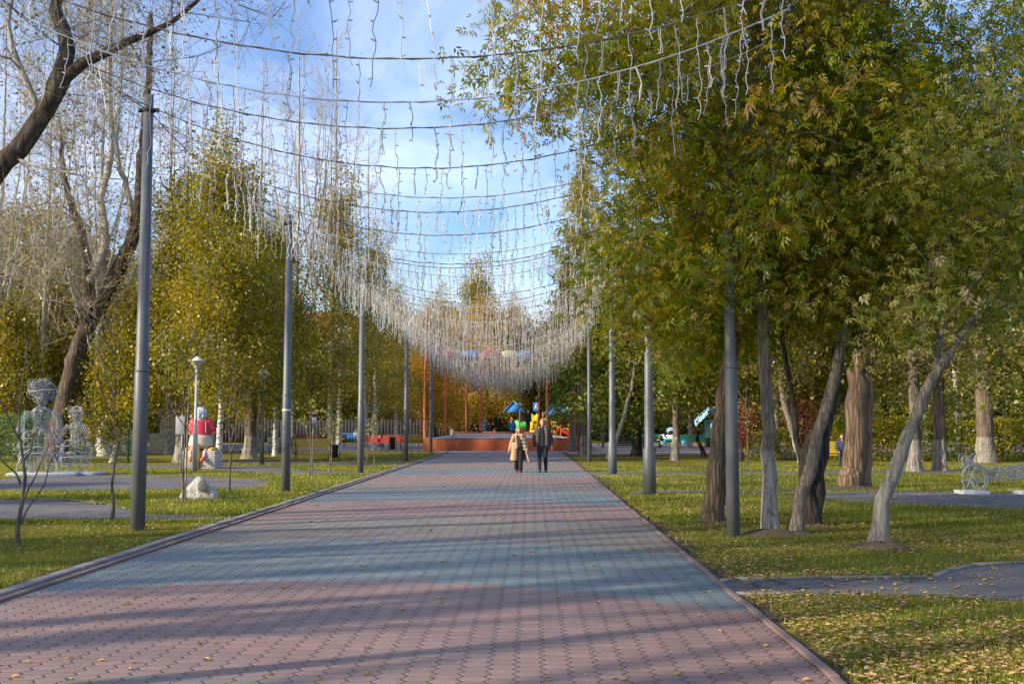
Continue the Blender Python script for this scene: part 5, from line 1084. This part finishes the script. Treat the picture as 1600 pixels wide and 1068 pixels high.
def wire_lady(loc, rz, s, label, seed, hair):
    o = empty('wire_sculpture', loc, rz, label, 'sculpture', 'white wire figures on the left'); o.scale = (s, s, s)
    m = MB(); wire_volume(m, [(.50, .30), (.58, .55), (.60, .80), (.52, 1.02), (.36, 1.22)], seed, 60, .0065); m.build('skirt', M_WIRE, o, smooth=True)
    m = MB(); ringt(m, (0, -.1), .50, .30, .62, .020, .0); m.tube([(.52*math.cos(a), -.36, .12+.66*math.sin(a)) for a in np.linspace(.0, math.pi, 24)], .018, 5)
    for k in range(9):
        x = -.4+.1*k; m.tube([(x, -.33, .15), (x+.02*math.sin(k), -.36, .15+.55*math.sqrt(max(0, 1-(x/.5)**2)))], .006, 4)
    m.build('hem_arch', M_WIRE, o, smooth=True)
    m = MB(); wire_volume(m, [(.24, 1.18), (.17, 1.32), (.21, 1.50), (.26, 1.68), (.22, 1.80), (.07, 1.90)], seed+1, 50, .0065); m.build('torso', M_WIRE, o, smooth=True)
    for sx in (-1, 1):
        m = MB(); pts = np.array([(sx*.30, 0, 1.76), (sx*.48, -.08, 1.50), (sx*.52, -.22, 1.24), (sx*.40, -.34, 1.18)])
        for k in range(6): a = k*math.pi/3; m.tube(pts+np.array([math.cos(a)*.08, math.sin(a)*.08, 0]), .0065, 5)
        for k in range(10): p = pts[0]+(pts[2]-pts[0])*k/9; ringt(m, p, .10, .09, p[2], .0055, .02)
        spiral(m, (sx*.44, -.40, 1.22), .13, 1.5, .0065); m.build('arm', M_WIRE, o, smooth=True)
        m = MB()
        for k in range(4): m.tube([(sx*.22+.07*math.cos(k*1.57), .07*math.sin(k*1.57), .10), (sx*.22+.09*math.cos(k*1.57), .09*math.sin(k*1.57), .35)], .007, 5)
        for k in range(4): ringt(m, (sx*.22, -.02), .09, .11, .11+k*.06, .006)
        m.build('leg', M_WIRE, o, smooth=True)
    m = MB(); wire_volume(m, [(.06, 1.90), (.12, 1.98), (.145, 2.10), (.13, 2.24), (.05, 2.30)], seed+2, 26, .006, sy=.9); m.build('head', M_WIRE, o, smooth=True)
    m = MB(); q = random.Random(seed)
    if hair:
        for k in range(26): spiral(m, (q.uniform(-.30, .34), q.uniform(-.15, .15), q.uniform(2.12, 2.58)), q.uniform(.08, .17), 1.8, .0075, squash=1.2, a0=q.uniform(0, 6))
        ringt(m, (0, 0), .36, .26, 2.32, .014, .04); m.tube([(.38*math.cos(a), 0, 2.24+.36*math.sin(a)) for a in np.linspace(0, math.pi, 16)], .014, 5)
    else:
        for k in range(12): spiral(m, (q.uniform(-.22, .22), q.uniform(-.1, .1), q.uniform(2.12, 2.36)), q.uniform(.06, .11), 1.6, .0065, squash=1.2, a0=q.uniform(0, 6))
        m.tube([(.26*math.cos(a), 0, 2.16+.24*math.sin(a)) for a in np.linspace(0, math.pi, 16)], .014, 5)
    m.build('headdress', M_WIRE, o, smooth=True)
    m = MB(); m.box((.12, 0, .05), (1.75, 1.0, .10)); bevel(m.build('base', M_BASE, o), .02)
wire_lady(G(62, 743), .25, 1.18, 'larger white wire figure with a curled headdress and wide skirt', 301, True)
wire_lady(G(117, 741), -.1, .93, 'smaller white wire figure with an arched skirt, right of the larger one', 302, False)
# crouching wire cat
o = empty('wire_sculpture', G(1517, 771), .0, 'grey wire cat with pointed ears striding on two pale slabs', 'sculpture')
m = MB(); hx = .02
m.tube([(-.24+hx, -.1, .82), (-.26+hx, -.1, .98), (-.16+hx, -.1, .90), (-.02, -.1, .88), (.10, -.1, .99), (.11, -.1, .78), (.04, -.1, .66), (-.08, -.1, .58), (-.18, -.1, .66), (-.24+hx, -.1, .82)], .014, 5)
for k in range(9): rr_ = random.Random(k); spiral(m, (rr_.uniform(-.16, .05), -.1+rr_.uniform(-.08, .12), rr_.uniform(.66, .86)), .07, 1.7, .009, a0=k)
m.tube([(-.24, .08, .80), (-.2, .08, .95), (-.1, .08, .86), (.05, .08, .86), (.1, .08, .95), (.1, .08, .76), (0, .08, .6), (-.14, .08, .62), (-.24, .08, .80)], .011, 5); m.build('head', M_WIRED, o, smooth=True)
m = MB(); rr_ = random.Random(3)
for y in (-.18, 0, .18): m.tube([(.02, y, .60), (.14, y*1.2, .70), (.40, y*1.1, .55), (.75, y*1.2, .52), (1.0, y*1.2, .60), (1.4, y*1.1, .76), (1.8, y, .80), (2.0, y, .62)], .014, 5); m.tube([(-.1, y, .58), (-.12, y, .38), (.1, y, .30), (.45, y, .36), (.9, y, .36), (1.4, y, .40), (1.9, y, .46), (2.0, y, .62)], .012, 5)
for k in range(34): x = rr_.uniform(.0, 1.9); spiral(m, (x, rr_.choice((-.2, .2, 0)), rr_.uniform(.4, .62)), rr_.uniform(.07, .13), 1.8, .009, a0=k)
m.tube([(.0+.27*math.cos(a), -.2, .36+.33*math.sin(a)) for a in np.linspace(0, 6.28, 24)], .016, 5); m.tube([(.12+.2*math.cos(a), -.22, .34+.28*math.sin(a)) for a in np.linspace(0, 6.28, 24)], .012, 5); m.build('body', M_WIRED, o, smooth=True)
for x, lean in ((-.1, -.12), (.12, .1), (1.25, .25), (1.75, .2)):
    for y in (-.16,) if x in (-.1, 1.25) else (.14,):
        m = MB()
        for dx in (-.05, .05): m.tube([(x+dx, y, .42), (x+lean*.4+dx, y, .26), (x+lean+dx*.6, y, .09)], .012, 5)
        spiral(m, (x+lean*.5, y, .24), .10, 1.6, .009); m.tube([(x+lean-.10, y, .08), (x+lean+.08, y, .08)], .012, 5); m.build('leg', M_WIRED, o, smooth=True)
m = MB(); m.tube([(1.98, 0, .64), (2.2, 0, .9), (2.35, 0, 1.15), (2.25, 0, 1.35)], [.03, .03, .025, .015], 6); m.build('tail', M_WIRED, o, smooth=True)
for x, y in ((.02, 0), (1.60, -.10)):
    m = MB(); m.box((x, y, .0+.035), (.62 if x < 1 else 1.1, .60, .10)); bevel(m.build('base_slab', M_BASE, o), .015)
# ------------------------------------------------------------------ people
SKIN = paint('skin', (.50, .27, .19), .5, 0, .05); 
def person(label, loc, rz, hgt, J=None, clothes=(), hair=None, vox=.02, group=None, female=False, skin=SKIN, fingers=True, face=True):
    """joints in metres for a 1.75 m body, facing -Y; J overrides; clothes: list of (name, material, parts)"""
    k = hgt/1.75; o = empty('person', loc, rz, label, 'person', group); o.scale = (k, k, k)
    D = dict(head=(0, -.02, 1.625), neck=(0, .01, 1.46), chest=(0, .0, 1.27), waist=(0, 0, 1.07), pelvis=(0, 0, .93), shl=(-.185, 0, 1.40), shr=(.185, 0, 1.40), ell=(-.235, .02, 1.12), elr=(.235, .02, 1.12),
             wrl=(-.25, -.06, .87), wrr=(.25, -.06, .87), hpl=(-.09, 0, .90), hpr=(.09, 0, .90), knl=(-.10, -.03, .49), knr=(.10, -.03, .49), anl=(-.10, .02, .08), anr=(.10, .02, .08), hdl=(-.255, -.10, .79), hdr=(.255, -.10, .79))
    D.update(J or {}); V = {a: np.array(b, float) for a, b in D.items()}
    def torso(m, e=0):
        m.limb(V['pelvis'], V['waist'], (.155+e, .11+e, .10), (.13+e, .095+e, .10)); m.limb(V['waist'], V['chest'], (.13+e, .095+e, .10), (.165+e, .115+e, .12)); m.limb(V['chest'], (V['shl']+V['shr'])/2-np.array([0, 0, .03]), (.165+e, .115+e, .10), (.15+e, .08+e, .06+e))
        m.limb(V['shl'], V['shr'], .058+e, .058+e)
    def arm(m, s, e=0, to=1.0):
        a, b, c = V['sh'+s], V['el'+s], V['wr'+s]; m.limb(a, b, .052+e, .042+e, 8, 10, 6); m.limb(b, b+(c-b)*to, .040+e, .030+e*.8, 8, 10, 6)
    def leg(m, s, e=0, z1=1.0):
        a, b, c = V['hp'+s], V['kn'+s], V['an'+s]; m.limb(a, b, .082+e, .055+e, 9, 10, 6); m.limb(b, b+(c-b)*z1, .052+e, .036+e, 9, 10, 6)
    m = MB(); torso(m)
    for s in 'lr': arm(m, s); leg(m, s)
    m.limb(V['neck']-np.array([0, 0, .08]), V['neck']+np.array([0, -.01, .09]), .056, .052, 5, 10, 6)
    h = V['head']; m.ball(h+np.array([0, .015, .03]), (.077, .092, .095), 16, 12); m.limb(h+np.array([0, -.02, -.01]), h+np.array([0, -.045, -.075]), (.065, .062, .06), (.036, .036, .032), 5, 12, 8)
    if face:
        m.limb(h+np.array([0, -.088, .01]), h+np.array([0, -.106, -.025]), .009, .014, 4, 8, 6); m.ball(h+np.array([0, -.09, -.057]), (.024, .010, .008), 8, 6)
        for s in (-1, 1): m.ball(h+np.array([s*.078, .01, -.005]), (.012, .022, .032), 8, 6); m.ball(h+np.array([s*.03, -.078, .028]), (.022, .012, .007), 8, 6)
    for s, sg in (('l', -1), ('r', 1)):
        w_, hd = V['wr'+s], V['hd'+s]; d = hd-w_; d /= np.linalg.norm(d)+1e-9; m.limb(w_, w_+d*.075, (.022, .030, .026), (.020, .040, .03), 5, 10, 6)
        if fingers:
            for q, (off, ln) in enumerate(((-.032, .062), (-.011, .074), (.011, .070), (.031, .054))):
                p0 = w_+d*.085+np.array([0, off, 0]); p1 = p0+d*ln*.55+np.array([-sg*.006, 0, 0]); p2 = p1+d*ln*.45+np.array([-sg*.02, 0, 0]); m.limb(p0, p1, .0105, .0095, 5, 7, 5); m.limb(p1, p2, .0095, .008, 4, 7, 5)
            p0 = w_+d*.035+np.array([0, -.034, 0]); p1 = p0+d*.035+np.array([-sg*.012, -.022, 0]); m.limb(p0, p1, .012, .010, 5, 7, 5); m.limb(p1, p1+d*.028, .010, .009, 4, 7, 5)
        a = V['an'+s]; f = np.array(D.get('toe'+s, (a[0], a[1]-.17, a[2]-.04))); m.limb(a+np.array([0, .02, -.03]), f, (.038, .045, .04), (.036, .05, .022), 6, 10, 6)
    b = m.build('body', skin, o, smooth=True); remesh(b, vox*.7 if fingers else vox)
    if face:
        for s in (-1, 1):
            m = MB(); m.ball(h+np.array([s*.030, -.080, .013]), (.012, .007, .006), 8, 6); m.build('eye', paint('eye_dark', (.03, .025, .02), .2), b, smooth=True)
        m = MB(); m.ball(h+np.array([0, -.098, -.058]), (.022, .006, .005), 8, 6); m.build('mouth', paint('lip', (.42, .12, .10), .5), b, smooth=True)
    for nm, mat, parts in clothes:
        m = MB()
        for p in parts:
            if callable(p): p(m, V)
            elif p == 'torso': torso(m, .028)
            elif p == 'torso_thin': torso(m, .014)
            elif p == 'torso_thick': torso(m, .05)
            elif p[:3] == 'arm': arm(m, p[3], .022 if len(p) < 5 else .038, .96)
            elif p[:3] == 'leg': leg(m, p[3], .022 if len(p) < 5 else .035, .97)
            elif p == 'hips': m.limb(V['pelvis']-np.array([0, 0, .05]), V['waist']-np.array([0, 0, .02]), (.175, .13, .1), (.15, .115, .08))
            elif p[:4] == 'shoe':
                a = V['an'+p[4]]; f = np.array(D.get('toe'+p[4], (a[0], a[1]-.17, a[2]-.04))); m.limb(a+np.array([0, .03, -.02]), f, (.05, .058, .06), (.045, .06, .032), 6, 12, 8)
        c = m.build(nm, mat, b, smooth=True); remesh(c, vox)
    if hair:
        m = MB(); col, long_ = hair[0], hair[1]
        m.ball(h+np.array([0, .032, .055]), (.088, .098, .088), 16, 12)
        rr = random.Random(int(abs(h[2])*100))
        for i in range(40): a = rr.uniform(0, 6.28); e = rr.uniform(.1, 1.3); m.ball(h+np.array([.082*math.cos(a)*math.cos(e), .035+.088*math.sin(a)*math.cos(e)+.0, .06+.085*math.sin(e)]), (.02, .02, .014), 6, 4)
        m.ball(h+np.array([0, -.045, .105]), (.062, .038, .026))
        if long_:
            for s in (-1, 1): m.limb(h+np.array([s*.07, .02, .04]), h+np.array([s*.095, .01, -.12*long_]), (.035, .05, .04), (.04, .05, .03), 6)
            m.limb(h+np.array([0, .07, .02]), h+np.array([0, .085, -.14*long_]), (.08, .04, .04), (.09, .04, .03), 6)
        hm = m.build('hair', paint('hair_'+col[0], col[1], .55, 0, .5, 40), b, smooth=True); remesh(hm, vox*.6)
    return o
def cloth(name, col, rough=.85): return paint(name, col, rough, 0, .35, 9, .2)
FINE = .012
# --- woman in a camel coat with a plaid scarf, striding towards the camera
t = NT('plaid'); v = t.obj(); s3 = t.n('ShaderNodeSeparateXYZ', {0: v}); fx = t.math('GREATER_THAN', t.math('FRACT', t.math('MULTIPLY', t.math('ADD', s3.outputs[0], s3.outputs[1]), 7.0)), .5); fz = t.math('GREATER_THAN', t.math('FRACT', t.math('MULTIPLY', s3.outputs[2], 7.0)), .5)
PL = t.bsdf(t.mix(t.math('MULTIPLY', t.math('ADD', fx, fz), .5), (.52, .43, .30), (.07, .045, .03)), .95)
CAMEL = cloth('camel_wool', (.50, .29, .16)); CLIN = cloth('coat_lining', (.10, .085, .08)); BLK = cloth('black_cloth', (.018, .018, .021)); BLK2 = cloth('dark_denim', (.022, .026, .034)); CHAR = cloth('black_print', (.05, .05, .052))
def coat_w(m, V):
    m.limb((-.15, -.0, 1.10), (-.19, -.02, .50), (.13, .135, .08), (.16, .17, .04), 14, 14, 8); m.limb((.0, .09, 1.05), (.02, .13, .50), (.16, .06, .08), (.20, .06, .05), 12, 14, 8)
def coat_r(m, V):
    m.limb((.16, .04, 1.10), (.24, .05, .50), (.08, .09, .08), (.08, .08, .04), 14, 12, 8); m.limb((.24, -.05, .95), (.37, -.08, .46), (.03, .04, .04), (.045, .04, .03), 12, 10, 8)
def lapel(m, V):
    m.limb((-.12, -.125, 1.40), (-.085, -.145, .98), (.05, .025, .05), (.05, .03, .05), 10)
def scarf(m, V):
    m.limb((-.10, -.06, 1.46), (.10, -.07, 1.46), (.07, .08, .055), (.07, .08, .055), 6); m.limb((.0, .09, 1.46), (.0, .06, 1.48), (.12, .06, .05), (.12, .06, .05), 3)
    m.limb((-.02, -.11, 1.44), (.13, -.13, 1.38), (.06, .05, .05), (.08, .045, .07), 5); m.limb((.13, -.14, 1.38), (.24, -.15, .92), (.085, .04, .08), (.085, .035, .06), 12)
def knit(m, V): m.limb((.02, -.06, 1.38), (.02, -.06, 1.0), (.11, .085, .06), (.12, .085, .08), 8)
wl = G(811, 738.5)
person('woman in a long open camel coat with a plaid scarf, mid-stride', wl, 0.03, 1.56,
       dict(wrl=(-.36, -.02, .89), ell=(-.29, .05, 1.13), hdl=(-.41, -.04, .81), wrr=(.30, -.14, .90), elr=(.27, .02, 1.13), hdr=(.30, -.18, .82), knl=(-.10, -.02, .49), anl=(-.10, .16, .12), toel=(-.10, .0, .03), knr=(.06, -.10, .50), anr=(.05, -.18, .08)),
       [('trousers', BLK, ['hips', 'legl4', 'legr4', lambda m, V: [m.limb(V['kn'+q], V['an'+q]+np.array([0, 0, .05]), (.075, .085, .05), (.095, .11, .03), 8) for q in 'lr']]), ('shoes', cloth('maroon_shoe', (.16, .03, .04)), ['shoel', 'shoer']), ('sweater', CHAR, ['torso_thin', knit]), ('coat', CAMEL, ['arml4', 'armr4', coat_w, lapel, lambda m, V: m.limb((-.17, .03, 1.40), (.17, .03, 1.40), (.07, .07, .06), (.07, .07, .06), 6), lambda m, V: m.limb((0, .07, 1.36), (0, .08, 1.0), (.18, .07, .1), (.18, .07, .1), 6)]),
        ('coat_tail', CLIN, [lambda m, V: m.limb((.17, .05, 1.0), (.20, .06, .52), (.09, .05, .06), (.10, .05, .03), 9)]), ('coat_hem', CAMEL, [lambda m, V: m.limb((.26, -.10, .86), (.38, -.10, .46), (.035, .04, .05), (.05, .05, .03), 10)]), ('scarf', PL, [scarf])],
       (('copper', (.40, .17, .07)), .9), FINE, female=True)
# --- man in a dark open jacket
DJ = cloth('taupe_jacket', (.075, .06, .055)); FUR = cloth('jacket_collar', (.15, .11, .085))
def jk(m, V):
    for s in (-1, 1): m.limb((s*.15, -.05, 1.40), (s*.15, -.05, .92), (.075, .12, .06), (.085, .13, .07), 14, 12, 8)
    m.limb((0, .07, 1.40), (0, .08, .93), (.19, .08, .06), (.19, .09, .07), 12, 14, 8)
def hood(m, V):
    for s in (-1, 1): m.limb((s*.10, -.09, 1.46), (s*.13, -.14, 1.22), (.05, .05, .06), (.035, .03, .05), 8)
    m.limb((-.11, .05, 1.47), (.11, .05, 1.47), (.07, .08, .06), (.07, .08, .06), 6)
ml = G(848, 738)
person('man in a dark open jacket over a black hoodie walking beside the woman', ml, -.05, 1.82,
       dict(ell=(-.28, .04, 1.12), elr=(.28, .04, 1.12), wrl=(-.27, -.02, .88), wrr=(.31, -.06, .87), hdl=(-.27, -.05, .80), hdr=(.32, -.09, .79), knl=(-.10, -.12, .50), anl=(-.09, -.20, .10), toel=(-.09, -.36, .06), knr=(.09, -.04, .50), anr=(.10, .12, .09)),
       [('trousers', BLK2, ['hips', 'legl', 'legr']), ('shoes', cloth('grey_shoe', (.05, .05, .055)), ['shoel', 'shoer']), ('hoodie', BLK2, ['torso', lambda m, V: m.limb((0, -.05, 1.40), (0, -.06, .90), (.12, .10, .06), (.13, .09, .06), 9), lambda m, V: m.limb((0, -.06, 1.47), (0, -.10, 1.40), (.085, .06, .04), (.08, .05, .05), 4)]), ('jacket', DJ, ['arml4', 'armr4', jk]), ('collar', FUR, [hood])],
       (('blond', (.36, .23, .12)), 0), FINE)
# --- people round the fountain and on the benches
def simple(label, loc, rz, h, top_, legs, hair=('brown', (.08, .05, .03)), J=None, long_=0, group='people in the distance by the fountain and benches'):
    return person(label, loc, rz, h, J, [('trousers', cloth('c'+str(legs), legs), ['hips', 'legl', 'legr']), ('coat', cloth('c'+str(top_), top_), ['torso', 'arml4', 'armr4']), ('shoes', BLK, ['shoel', 'shoer'])], (hair, long_), .028, group, fingers=True, face=True)
SIT = dict(head=(0, -.04, 1.20), neck=(0, -.01, 1.04), chest=(0, .02, .85), waist=(0, .04, .65), pelvis=(0, .05, .53), shl=(-.185, .0, .98), shr=(.185, .0, .98), ell=(-.23, -.05, .72), elr=(.23, -.05, .72), wrl=(-.14, -.28, .62), wrr=(.14, -.28, .62), hdl=(-.12, -.36, .60), hdr=(.12, -.36, .60),
           hpl=(-.09, .0, .51), hpr=(.09, 0, .51), knl=(-.11, -.42, .50), knr=(.11, -.42, .50), anl=(-.11, -.44, .09), anr=(.11, -.44, .09))
def up(d, dz): return {k: (v[0], v[1], v[2]+dz) for k, v in d.items()}
def atY(px, y, z=0): return ((px-828)/FPX*y, y, z)
simple('person in a bright blue jacket sitting on the fountain rim with back turned', atY(800, 75.2, .80), math.pi, 1.7, (.03, .14, .32), (.03, .03, .04), ('grey', (.45, .42, .38)), SIT)
simple('dark-clad person standing by the fountain left of the climbing tower', atY(825, 76.5, 1.07), .6, 1.68, (.025, .025, .03), (.03, .03, .035))
simple('person in black standing behind the one in the blue jacket', atY(779, 82, .7), 2.5, 1.72, (.03, .028, .03), (.03, .03, .03))
simple('person in dark jacket sitting at the fountain rim, left of the blue jacket', atY(763, 75.2, .80), 2.8, 1.5, (.05, .04, .06), (.04, .04, .05), J=SIT)
simple('child in light blue coat beside the white birch trunk behind the fountain', atY(755, 84, .5), 1.2, 1.5, (.25, .45, .55), (.05, .06, .10), ('blond', (.36, .23, .12)))
simple('person in a black coat standing right of the fountain by the slide', atY(896, 84), -.3, 1.75, (.03, .03, .03), (.12, .12, .14))
simple('woman in a pale blue coat and red cap sitting on the blue bench', tuple(G(557, 693)), 0, 1.72, (.50, .66, .68), (.20, .35, .42), ('red_cap', (.5, .08, .08)), SIT)
simple('person in a white top and dark hood beside the third left pole', tuple(G(572, 692)), .3, 1.7, (.55, .56, .60), (.08, .08, .10), J=SIT)
simple('child in a dark red jacket and jeans on the red bench', atY(594, 70.5), .4, 1.35, (.22, .03, .05), (.10, .20, .35), J=up(SIT, 0))
simple('person in dark clothes sitting on the yellow bench behind the furrowed brown trunk', tuple(G(1317, 728)), -.3, 1.7, (.04, .05, .09), (.04, .05, .08), J=SIT)
# ------------------------------------------------------------------ statue of a seated old woman on a whitewashed stove (seen from behind)
o = empty('stove_statue', G(313, 731.5), .0, 'painted statue of a big woman in a red blouse seated on a white brick stove', 'statue'); o.scale = (.9, .9, .98)
Sk = paint('statue_skin', (.52, .36, .27), .4); Sr = paint('statue_red', (.55, .03, .05), .35, 0, .1); Sc = paint('statue_cream', (.55, .47, .36), .5, 0, .2); Sw = paint('statue_grey_hair', (.50, .54, .58), .4, 0, .2); Sm = paint('statue_maroon', (.20, .04, .05), .5); Sy = paint('statue_yellow', (.62, .36, .02), .4)
t = NT('stove_brick'); v = t.obj(); br = t.n('ShaderNodeTexBrick', {'Vector': v, 'Color1': (.62, .60, .56, 1), 'Color2': (.52, .50, .46, 1), 'Mortar': (.10, .09, .08, 1), 'Scale': 3.2, 'Mortar Size': .03})
br.offset = .5; rot = t.n('ShaderNodeMapping', {0: v}); rot.inputs[2].default_value = (R(90), 0, 0); t.t.links.new(rot.outputs[0], br.inputs[0]); SB = t.bsdf(br.outputs[0], .8)
m = MB()
for x, w in ((-.42, .50), (.42, .62)): m.box((x, .05, .34), (w, .9, .68))
m.box((0, .15, .30), (.5, .6, .5)); bevel(m.build('stove', SB, o), .02)
for x in (-.48, .52): m = MB(); m.ball((x, 0, .70), (.22, .40, .14), 16, 8); m.build('yellow_cushion', Sy, o, smooth=True)
m = MB(); m.tube([(0, -.42, .05), (.02, -.44, .5), (.0, -.38, .95)], [.07, .08, .09], 10); m.build('yellow_braid', Sy, o, smooth=True)
m = MB(); m.limb((0, 0, .95), (0, 0, 1.15), (.50, .42, .26), (.46, .40, .26), 5, 18, 12); m.limb((0, 0, 1.1), (0, 0, 1.75), (.36, .30, .2), (.34, .26, .16), 8, 18, 12)
m.ball((0, -.02, 2.10), (.20, .22, .24), 18, 12); m.limb((0, 0, 1.8), (0, 0, 1.98), .10, .10, 4)
for s in (-1, 1):
    m.limb((s*.34, 0, 1.78), (s*.48, .05, 1.38), .12, .10, 8); m.limb((s*.48, .05, 1.38), (s*.36, .35, 1.15), .10, .07, 7)
    m.limb((s*.24, .1, .92), (s*.30, -.34, .62), .17, .11, 8); m.limb((s*.30, -.34, .62), (s*.26, -.46, .36), .10, .07, 6); m.ball((s*.26, -.52, .36), (.08, .13, .07))
bd = m.build('body', Sk, o, smooth=True); remesh(bd, .022)
m = MB(); m.limb((0, 0, 1.32), (0, 0, 1.78), (.385, .33, .12), (.36, .28, .10), 8, 18, 12)
for s in (-1, 1): m.limb((s*.33, 0, 1.80), (s*.45, .04, 1.50), .145, .15, 8)
c_ = m.build('blouse', Sr, o, smooth=True); remesh(c_, .022)
m = MB(); m.limb((0, 0, .92), (0, 0, 1.18), (.52, .44, .22), (.47, .41, .14), 6, 20, 12); c_ = m.build('skirt', Sc, o, smooth=True); remesh(c_, .022)
m = MB(); m.limb((-.3, 0, .78), (.3, 0, .78), (.22, .30, .12), (.22, .30, .12), 6, 16, 10); c_ = m.build('petticoat', Sm, o, smooth=True); remesh(c_, .025)
m = MB(); m.ball((0, -.05, 2.16), (.235, .235, .22), 18, 12); m.limb((0, -.12, 2.1), (0, -.16, 1.92), (.18, .10, .1), (.14, .08, .06), 5)
for k in range(30): a = k*.9; m.ball((.2*math.cos(a), -.05+.2*math.sin(a), 2.12+.12*math.sin(k*2.1)), (.05, .05, .07), 8, 6)
c_ = m.build('hair', Sw, o, smooth=True); remesh(c_, .018)
for s in (-1, 1): m = MB(); m.limb((s*.26, -.47, .40), (s*.24, -.58, .34), (.09, .09, .09), (.08, .12, .06), 5); c_ = m.build('shoe', paint('statue_orange', (.60, .16, .03), .4), o, smooth=True)
m = MB()
for k in range(14): m.box((-.28+.06*math.sin(k*2)*.4-(.02*k) % .1, -.33+.0, 1.40+k*.03), (.03, .02, .02)); m.box((.28, -.30, 1.40+k*.03), (.03, .02, .02))
m.build('blouse_trim', paint('trim_white', (.7, .68, .64)), c_.parent)
